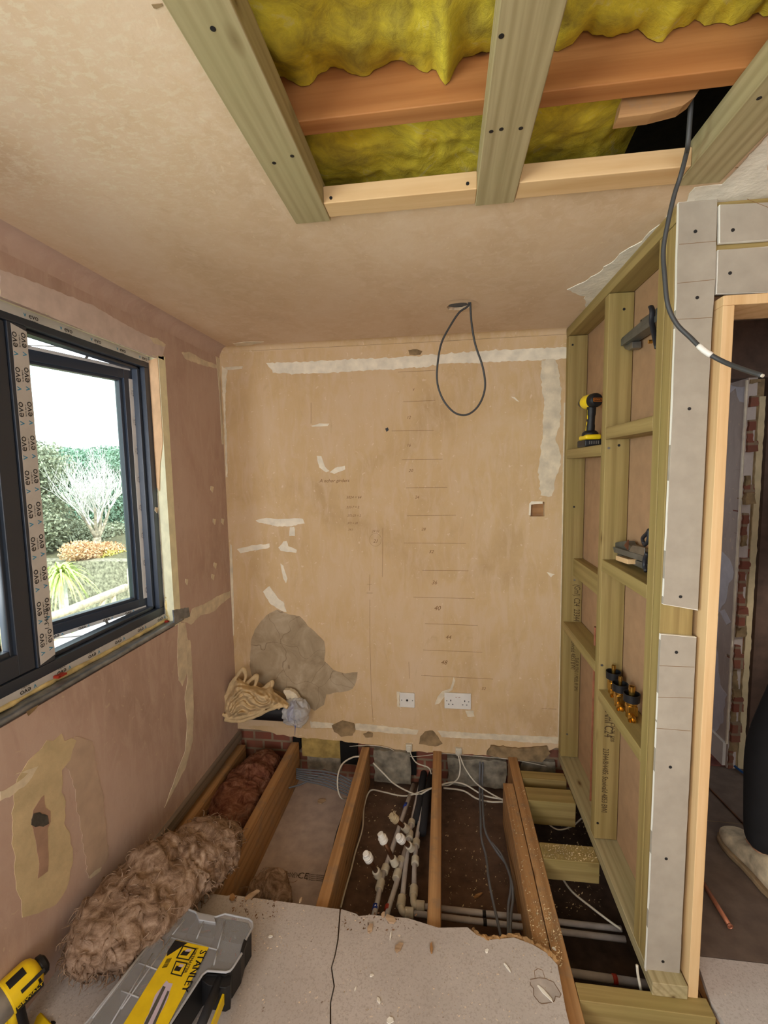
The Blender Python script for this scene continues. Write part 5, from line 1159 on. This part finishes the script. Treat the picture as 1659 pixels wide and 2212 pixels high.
P = [at(1505,1885,Z=.012), at(1577,2001,Z=.012)]
m = MB(); m.tube(P, .0075, 14); m.lathe(P[1]-(P[1]-P[0]).normalized()*.004, (P[1]-P[0]), [(0,.0074),(.004,.0095),(.006,.0095),(.006,.007),(.002,.006)], 14)
tag(m.build('copper_pipe', M_COPPER, smooth=True), 'loose copper pipe lying on the hall floorboards', 'pipe')
m = MB(); m.tube([at(1515,1684,Z=.006), at(1610,1783,Z=.006)], .004, 8); tag(m.build('thin_rod', M_COPPERD), 'thin brown rod lying across the dark hall floor', 'rod')

# ------------------------------------------------------------------ white push-fit plumbing
RP = .0105
def col_(m, p, d, L, r=.0175):
    d = Vector(d).normalized(); m.lathe(Vector(p)-d*L/2, d, [(0,r*.86),(.003,r),(L-.003,r),(L,r*.86)], 18)
def run(label, pts, z, fits, tapes=(), r=RP):
    P = [at(x, y, Z=z) if len(t) == 0 else at(x, y, Z=t[0]) for x, y, *t in pts]
    t = thing('water_pipe', P[0], label, 'pipe', 'white plastic water pipes')
    m = MB(); m.tube(P, r, 14); m.build('pipe', M_PIPE, t, smooth=True)
    for x, y, x2, y2, L in fits:
        a, c = at(x, y, Z=z), at(x2, y2, Z=z); m = MB(); col_(m, a, c-a, L); shade_auto(m.build('fitting', M_FIT, t))
    for x, y, x2, y2, mt in tapes:
        a, c = at(x, y, Z=z), at(x2, y2, Z=z); m = MB(); m.tube([a, c], r+.0012, 14); m.build('tape_band', mt, t, smooth=True)
    return t, P
def riser(t, px0, py0, z0, px1, py1, zc, capmat=M_WHITEPL, rr=.0125):
    a, c = at(px0, py0, Z=z0), at(px1, py1, Z=zc); d = (c-a).normalized()
    m = MB(); m.lathe(a-d*.006, d, [(0,.014),(.006,.0185),(.034,.0165),(.036,.013)], 18); shade_auto(m.build('tee_branch', M_FIT, t))
    m = MB(); m.tube([a, c], .0100, 14); m.build('riser_pipe', M_COPPERD, t, smooth=True)
    m = MB(); m.lathe(c-d*.018, d, [(0,.014),(.005,.0195),(.016,.0195),(.018,.0175),(.021,.0175),(.022,.0195),(.027,.0195),(.029,.015),(.033,.015),(.034,.0135),(.044,.0135),(.046,.011)], 22); shade_auto(m.build('stop_end', capmat, t))
ZP = -.165
t, P = run('white pipe with the blue band, capped riser furthest left', [(806,1985),(816,1945),(823,1905),(832,1875),(845,1840),(868,1770),(893,1695)], ZP, [(821,1912,824,1900,.045), (832,1878,836,1866,.035)], [(810,1966,812,1956,M_BLUE), (875,1745,878,1737,M_BLUE)])
riser(t, 817, 1890, ZP+.02, 795, 1852, -.035)
t, P = run('white pipe with the red band, second capped riser from the left', [(834,1985),(843,1950),(856,1910),(862,1885),(868,1862),(880,1820)], ZP+.005, [(858,1890,862,1876,.042), (865,1860,869,1850,.03)], [(836,1967,838,1957,M_RED)])
riser(t, 854, 1866, ZP+.03, 827, 1812, -.02)
t, P = run('white pipe bending right at the nearest elbow, capped riser ending in frayed thread', [(868,1955),(873,1900),(880,1840),(884,1800),(889,1780),(902,1720),(921,1640)], ZP, [(867,1948,869,1934,.045), (885,1805,886,1792,.042), (889,1778,891,1768,.03)])
riser(t, 879, 1792, ZP+.03, 852, 1768, -.06, capmat=flat('frayed_tape', '#b9a888', .9), rr=.01)
m = MB(); rs = random.Random(3); c_ = at(850, 1766, Z=-.05)
for i in range(26):
    d_ = Vector((rs.uniform(-1,.3), rs.uniform(-.6,.6), rs.uniform(-.2,1))).normalized(); m.tube([c_, c_+d_*.012, c_+d_*.02+Vector((rs.uniform(-.006,.006),)*3)], .0012, 4)
m.build('frayed_thread', bpy.data.materials['frayed_tape'], t)
def elbow(t, x, y, x2, y2, z):
    a, c = at(x, y, Z=z), at(x2, y2, Z=z); mid = Vector((a.x, c.y, a.z)); m = MB(); m.tube(crv([a, a.lerp(mid, .6), mid.lerp(c, .3), c], 5), .0135, 14); col_(m, c, (1,0,0), .035, .0185); shade_auto(m.build('elbow', M_FIT, t))
elbow(t, 868, 1950, 884, 1972, ZP)
e1_ = at(884, 1972, Z=ZP); m = MB(); m.tube([e1_, Vector((.66, e1_.y-.01, ZP))], RP, 14); m.build('pipe', M_PIPE, t, smooth=True)
t, P = run('white pipe bending right at the further elbow, with the small capped riser', [(894,1935),(895,1880),(897,1850),(900,1815),(905,1785),(915,1740),(936,1640)], ZP, [(894,1925,895,1912,.042), (897,1860,898,1846,.036), (899,1822,901,1808,.036)])
riser(t, 889, 1832, ZP+.03, 866, 1812, -.055)
elbow(t, 894, 1932, 908, 1957, ZP)
e2_ = at(908, 1957, Z=ZP); m = MB(); m.tube([e2_, Vector((.66, e2_.y-.005, ZP))], RP, 14); m.build('pipe', M_PIPE, t, smooth=True)
for e_ in (e1_, e2_):
    m = MB(); m.tube([Vector((.145, e_.y-.004, ZP)), Vector((.158, e_.y-.004, ZP))], RP+.0015, 14); m.build('tape_band', M_BLACK, t, smooth=True)
for i, (y_, mt) in enumerate(((1.475, M_RED), (1.425, M_BLACK))):
    t = thing('water_pipe', (.30, y_, ZP), ('white pipe with a red band disappearing under the foot of the partition', 'white pipe with a black band nearest the trimmer at the partition foot')[i], 'pipe', 'white plastic water pipes')
    m = MB(); m.tube([(-.3, y_+.02, ZP), (.80, y_-.01, ZP)], .0125, 14); m.build('pipe', M_PIPE, t, smooth=True)
    m = MB(); m.tube([(.565, y_-.003, ZP), (.580, y_-.003, ZP)], .014, 14); m.build('tape_band', mt, t, smooth=True)
for i, (pp, lab) in enumerate((([(912,1800),(920,1730),(935,1660)], 'black foam lagging on the pipe nearest the third joist'), ([(897,1775),(905,1740),(912,1690),(922,1640)], 'black foam lagging on the pipe behind the frayed riser'))):
    m = MB(); m.tube([at(x, y, Z=ZP) for x, y in pp], .019, 14); tag(m.build('pipe_lagging', M_LAG, smooth=True), lab, 'pipe lagging', 'black pipe lagging')

# ------------------------------------------------------------------ black pipe, bag and dust sheet in the corner
c0, c1 = at(482, 1545, Y=2.345), at(645, 1549, Y=2.345); c0.z = c1.z = .230; c0.x = -1.208
bp = thing('black_pipe', (c0.x, 2.345, .18), 'fat black plastic pipe lying across the corner at the foot of the back wall', 'pipe')
m = MB(); m.tube([c0, c1], .055, 32); shade_auto(m.build('pipe', M_BLACK, bp))
m = MB(); m.tube([c1+Vector((-.045,0,0)), c1+Vector((-.012,0,0))], .0575, 28); m.build('blue_tape', M_BLUE, bp, smooth=True)
m = MB(); m.tube([at(637,1545,Y=2.28), at(638,1565,Y=2.285), at(637,1588,Y=2.29)], [.008,.006,.003], 8, flat=.3); m.build('blue_tape_tail', M_BLUE, bp, smooth=True)
m = MB(); bgp = [c1+Vector((-.075+.135*i/30, 0, -.012*(i/30)**2)) for i in range(31)]; m.tube(bgp, [.060+.010*math.sin(i/30*2.6) if i < 24 else .066-.045*((i-23)/7)**2 for i in range(31)], 72)
V2 = []
for v in m.v:
    q = v*24+Vector((noise.noise(v*18)*1.5, 0, 0)); w = (1-abs(noise.noise(q))*3.5)*.008+(1-abs(noise.noise(q*2.3))*3)*.004; o_ = (v-Vector((v.x, c1.y, c1.z))); V2.append(v+o_.normalized()*w+Vector((noise.noise(q*1.3)*.01, 0, 0)))
m.v = V2
bg = m.build('plastic_bag', M_BAG, smooth=True); tag(bg, 'clear crumpled plastic bag wrapped over the end of the black pipe', 'plastic bag'); bg.modifiers.new('u', 'SUBSURF').levels = 1
# dust sheet: a mound with many thick folds, merged
m = MB()
def cpt(x, y, dy=0): return at(x, y, Y=2.33+dy)
folds = [((482,1555),(484,1520),(498,1480),(512,1460),(525,1444),(531,1460),(524,1476),(516,1470)),
 ((498,1520),(508,1490),(530,1478),(545,1466),(556,1460),(552,1478),(545,1488),(565,1488),(580,1478),(588,1472),(586,1484),(570,1498),(548,1502)),
 ((478,1530),(490,1500),(508,1488),(520,1500),(535,1505),(560,1508),(590,1512),(615,1522)),
 ((480,1542),(500,1552),(540,1545),(575,1528),(600,1520),(622,1528)),
 ((476,1538),(478,1515),(495,1498),(512,1505),(522,1520),(545,1516),(565,1512)),
 ((484,1555),(510,1558),(550,1548),(590,1530),(612,1524)),
 ((500,1540),(515,1525),(540,1528),(560,1522),(585,1516),(605,1530)),
 ((505,1510),(520,1512),(530,1498),(550,1492),(575,1494),(600,1505),(625,1525))]
rs = random.Random(2)
for i, f in enumerate(folds):
    dy = (-.03, -.0, -.035, -.065, -.05, -.075, -.06, -.02)[i]; P = crv([cpt(x, y, dy+rs.uniform(-.012,.012)) for x, y in f], 6); m.tube(P, [.010+.004*noise.noise(p*20) for p in P], 10)
outl = [(478,1530),(486,1500),(497,1478),(510,1462),(528,1470),(540,1480),(556,1482),(572,1488),(588,1482),(592,1496),(612,1510),(628,1528),(600,1532),(570,1540),(540,1552),(505,1560),(484,1556)]
def inside(x, y):
    c_ = False; j = len(outl)-1
    for i in range(len(outl)):
        (xi, yi), (xj, yj) = outl[i], outl[j]
        if (yi > y) != (yj > y) and x < (xj-xi)*(y-yi)/(yj-yi)+xi: c_ = not c_
        j = i
    return c_
def edged(x, y):
    d = 99
    for i in range(len(outl)):
        ax_, ay_ = outl[i]; bx2, by2 = outl[(i+1) % len(outl)]; L2 = (bx2-ax_)**2+(by2-ay_)**2; t_ = max(0, min(1, ((x-ax_)*(bx2-ax_)+(y-ay_)*(by2-ay_))/L2))
        d = min(d, math.hypot(x-ax_-t_*(bx2-ax_), y-ay_-t_*(by2-ay_)))
    return d
NX_, NY_ = 104, 78; gid = {}; fv = []; bv = []
for i in range(NX_):
    for j in range(NY_):
        x, y = 474+i*1.5, 1456+j*1.4
        if inside(x, y):
            e_ = min(1, edged(x, y)/16); wv_ = noise.noise(Vector((x*.022, y*.03, 1)))*2.2
            ph = (x*.35+y*.95)*.052+wv_*.9; rg = abs(math.sin(ph*PI))**.7; ph2 = (x*.8-y*.5)*.06+wv_; rg2 = abs(math.sin(ph2*PI))**.6
            rg3 = abs(math.sin(((x*.2+y)*.11+wv_*1.7)*PI))**.7; dep = .018+.052*math.sqrt(e_)+(.046*rg+.020*rg2+.012*rg3)*e_; gid[(i, j)] = len(fv); fv.append(cpt(x, y, -dep+.02)); bv.append(cpt(x, y, .035))
fs_ = []; nf = len(fv)
for (i, j), a_ in gid.items():
    q_ = [gid.get((i+1, j)), gid.get((i+1, j+1)), gid.get((i, j+1))]
    if None not in q_: fs_ += [(a_, q_[0], q_[1], q_[2]), (nf+a_, nf+q_[2], nf+q_[1], nf+q_[0])]
ec = {}
for f_ in fs_[::2]:
    for k_ in range(4):
        e_ = (f_[k_], f_[(k_+1) % 4]); 
        if (e_[1], e_[0]) in ec: del ec[(e_[1], e_[0])]
        else: ec[e_] = 1
fs_ += [(b_, a_, nf+a_, nf+b_) for a_, b_ in ec]
m.add(fv+bv, fs_)
cl = m.build('dust_sheet', M_CLOTH, smooth=True); tag(cl, 'crumpled cream cotton dust sheet heaped on the black pipe', 'cloth')
rm = cl.modifiers.new('r', 'REMESH'); rm.mode = 'VOXEL'; rm.voxel_size = .0036; rm.use_smooth_shade = True
sm = cl.modifiers.new('s', 'SMOOTH'); sm.factor = .6; sm.iterations = 2
tx = bpy.data.textures.new('wrinkle', 'CLOUDS'); tx.noise_scale = .03; dm = cl.modifiers.new('d', 'DISPLACE'); dm.texture = tx; dm.strength = .006
m = MB(); P = [at(x, y, Y=2.36) for x, y in ((612,1492),(625,1490),(640,1500),(652,1520),(640,1522),(618,1510))]; m.prism(jag(P, .006, .01, 4), (0, .03, 0))
tag(m.build('plaster_lump', M_PATCH, bevel=.002), 'broken cream plaster lump between the dust sheet and the back wall', 'plaster lump')

# ------------------------------------------------------------------ person in the hall, seen from one leg down
def skinbody(name, verts, edges, radii, mat, parent, root=0, sub=2):
    me = bpy.data.meshes.new(name); c = Vector(parent['wc']); me.from_pydata([tuple(Vector(v)-c) for v in verts], edges, [])
    o = bpy.data.objects.new(name, me); COL.objects.link(o); o.parent = parent; o['wc'] = tuple(c)
    sk = o.modifiers.new('k', 'SKIN'); sk.use_smooth_shade = True
    for i, r in enumerate(radii): 
        rr = r if isinstance(r, tuple) else (r, r); me.skin_vertices[0].data[i].radius = rr; me.skin_vertices[0].data[i].use_root = (i == root)
    ss = o.modifiers.new('s', 'SUBSURF'); ss.levels = sub; ss.render_levels = sub
    me.materials.append(mat); return o
px_, py_ = 1.46, 1.82
per = thing('person', (px_, py_, 0), 'person in loose black trousers and worn cream shoes standing in the hall', 'person')

hipz, shz = .88, 1.40
V_ = [(px_+.03, py_, .95), (px_-.065, py_, hipz), (1.225, 1.80, .49), (1.205, 1.755, .10), (px_+.125, py_, hipz), (px_+.14, py_+.02, .49), (1.62, 1.80, .10)]
skinbody('trousers', V_, [(0,1),(1,2),(2,3),(0,4),(4,5),(5,6)], [(.15,.12), (.10,.11), (.082,.085), (.062,.075), (.10,.11), (.08,.085), (.06,.07)], M_TROU, per)
B_ = [(px_+.03, py_, .95), (px_+.03, py_, 1.15), (px_+.03, py_-.01, 1.35), (px_+.03, py_, 1.46), (px_+.03, py_+.01, 1.52), (px_+.03, py_+.02, 1.60), (px_+.03, py_+.02, 1.68),
      (px_-.11, py_, 1.39), (px_-.10, py_+.01, 1.12), (px_-.04, py_+.14, .95), (px_-.0, py_+.19, .90), (px_+.17, py_, 1.39), (px_+.22, py_+.01, 1.12), (px_+.2, py_+.14, .95), (px_+.19, py_+.19, .90),
      (px_-.065, py_, hipz), (1.225, 1.80, .49), (1.205, 1.755, .10), (1.205, 1.86, .05), (px_+.125, py_, hipz), (px_+.14, py_+.02, .49), (1.62, 1.81, .10), (1.62, 1.91, .05)]
# one continuous body under the clothes
ed = [(0,1),(1,2),(2,3),(3,4),(4,5),(5,6),(2,7),(7,8),(8,9),(9,10),(2,11),(11,12),(12,13),(13,14),(0,15),(15,16),(16,17),(17,18),(0,19),(19,20),(20,21),(21,22)]
rad = [(.13,.10),(.12,.09),(.14,.10),.055,.055,.085,.075,.05,.04,.032,.025,.05,.04,.032,.025,.08,.055,.035,.03,.08,.055,.035,.03]
skinbody('body', B_, ed, rad, M_SKIN, per)
for s, b0 in ((-1, V_ and Vector((px_-.0, py_+.19, .90))), (1, Vector((px_+.19, py_+.19, .90)))):
    hv = [b0, b0+Vector((0,.02,-.05))]; he = [(0,1)]; hr_ = [.025, .026]
    for k in range(5):
        o_ = Vector(((k-1.5)*.016*-s, .02, -.07)) if k < 4 else Vector((-s*-.035, .035, -.045)); L = (.035,.042,.038,.03,.028)[k]
        i = len(hv); hv += [b0+o_, b0+o_+Vector((0, L*.6, -L*.7)), b0+o_+Vector((0, L*.6-.004, -L*1.5))]; he += [(1,i),(i,i+1),(i+1,i+2)]; hr_ += [.009,.008,.007]
    skinbody('hand', hv, he, hr_, M_SKIN, per, 1, 1)
skinbody('shirt', [(px_+.03, py_, .90), (px_+.03, py_, 1.15), (px_+.03, py_-.01, 1.36), (px_-.13, py_, 1.38), (px_-.11, py_+.01, 1.15), (px_+.19, py_, 1.38), (px_+.24, py_+.01, 1.15)], [(0,1),(1,2),(2,3),(3,4),(2,5),(5,6)], [(.175,.145),(.170,.135),(.175,.135),.080,.068,.080,.068], M_SHIRT, per)
m = MB(); m.lathe((px_+.03, py_-.0, 1.60), (0,.1,1), [(0,.085),(.04,.1),(.09,.098),(.13,.07),(.15,.02)], 20); m.build('hair', M_HAIR, per, smooth=True)
m = MB(); m.lathe((px_+.03, py_+.10, 1.59), (0,1,-.3), [(0,.012),(.02,.009),(.025,.002)], 8); m.build('nose', M_SKIN, per, smooth=True)
for nm, zz, xx in (('eye', 1.625, -.03), ('eye', 1.625, .03), ('mouth', 1.55, 0)):
    m = MB(); m.obox((px_+.03+xx, py_+.10, zz), ((1,0,0),(0,1,0),(0,0,1)), (.022 if nm == 'eye' else .045, .008, .008)); m.build(nm, M_BLACK if nm == 'eye' else M_RED, per, bevel=.003)
def shoe(cx, cy, ang, lab=None):
    # profile stations along the foot: (t, half width, height)
    f = Vector((math.sin(ang), math.cos(ang), 0)); s = Vector((math.cos(ang), -math.sin(ang), 0)); o = Vector((cx, cy, 0))
    st_ = [(-.11,.030,.055),(-.105,.042,.10),(-.07,.050,.115),(-.02,.050,.115),(.03,.053,.095),(.08,.062,.075),(.125,.064,.066),(.165,.055,.060),(.19,.036,.045),(.198,.012,.028)]
    vs = []; K = 18
    for t, w, h in st_:
        for k in range(K):
            a = 2*PI*k/K; x_ = math.copysign(abs(math.cos(a))**.7, math.cos(a))*w; z_ = math.copysign(abs(math.sin(a))**.8, math.sin(a))
            vs.append(o+f*t+s*x_+Vector((0,0,.014+h/2+z_*h/2-.006)))
    fs = [(i*K+k, i*K+(k+1)%K, (i+1)*K+(k+1)%K, (i+1)*K+k) for i in range(len(st_)-1) for k in range(K)]+[tuple(range(K))[::-1], tuple((len(st_)-1)*K+k for k in range(K))]
    m = MB(); m.add(vs, fs); sh = m.build('shoe', M_SHOE, per, smooth=True); sh.modifiers.new('u', 'SUBSURF').levels = 2
    sl_ = []
    for t, w, h in st_: sl_.append(o+f*t+s*(w+.005))
    for t, w, h in st_[::-1]: sl_.append(o+f*t-s*(w+.005))
    m = MB(); m.prism([p+Vector((0,0,.002)) for p in sl_], (0,0,.02)); m.build('sole', M_SOLE, sh, bevel=.004)
    m = MB()
    for t in (.03,.055,.08): m.tube([o+f*t-s*.03+Vector((0,0,.085-t*.2)), o+f*t+Vector((0,0,.106-t*.2)), o+f*t+s*.03+Vector((0,0,.085-t*.2))], .0025, 6)
    m.build('laces', M_SOLE, sh, smooth=True)
shoe(1.205, 1.765, math.radians(-4)); shoe(1.625, 1.80, math.radians(10))
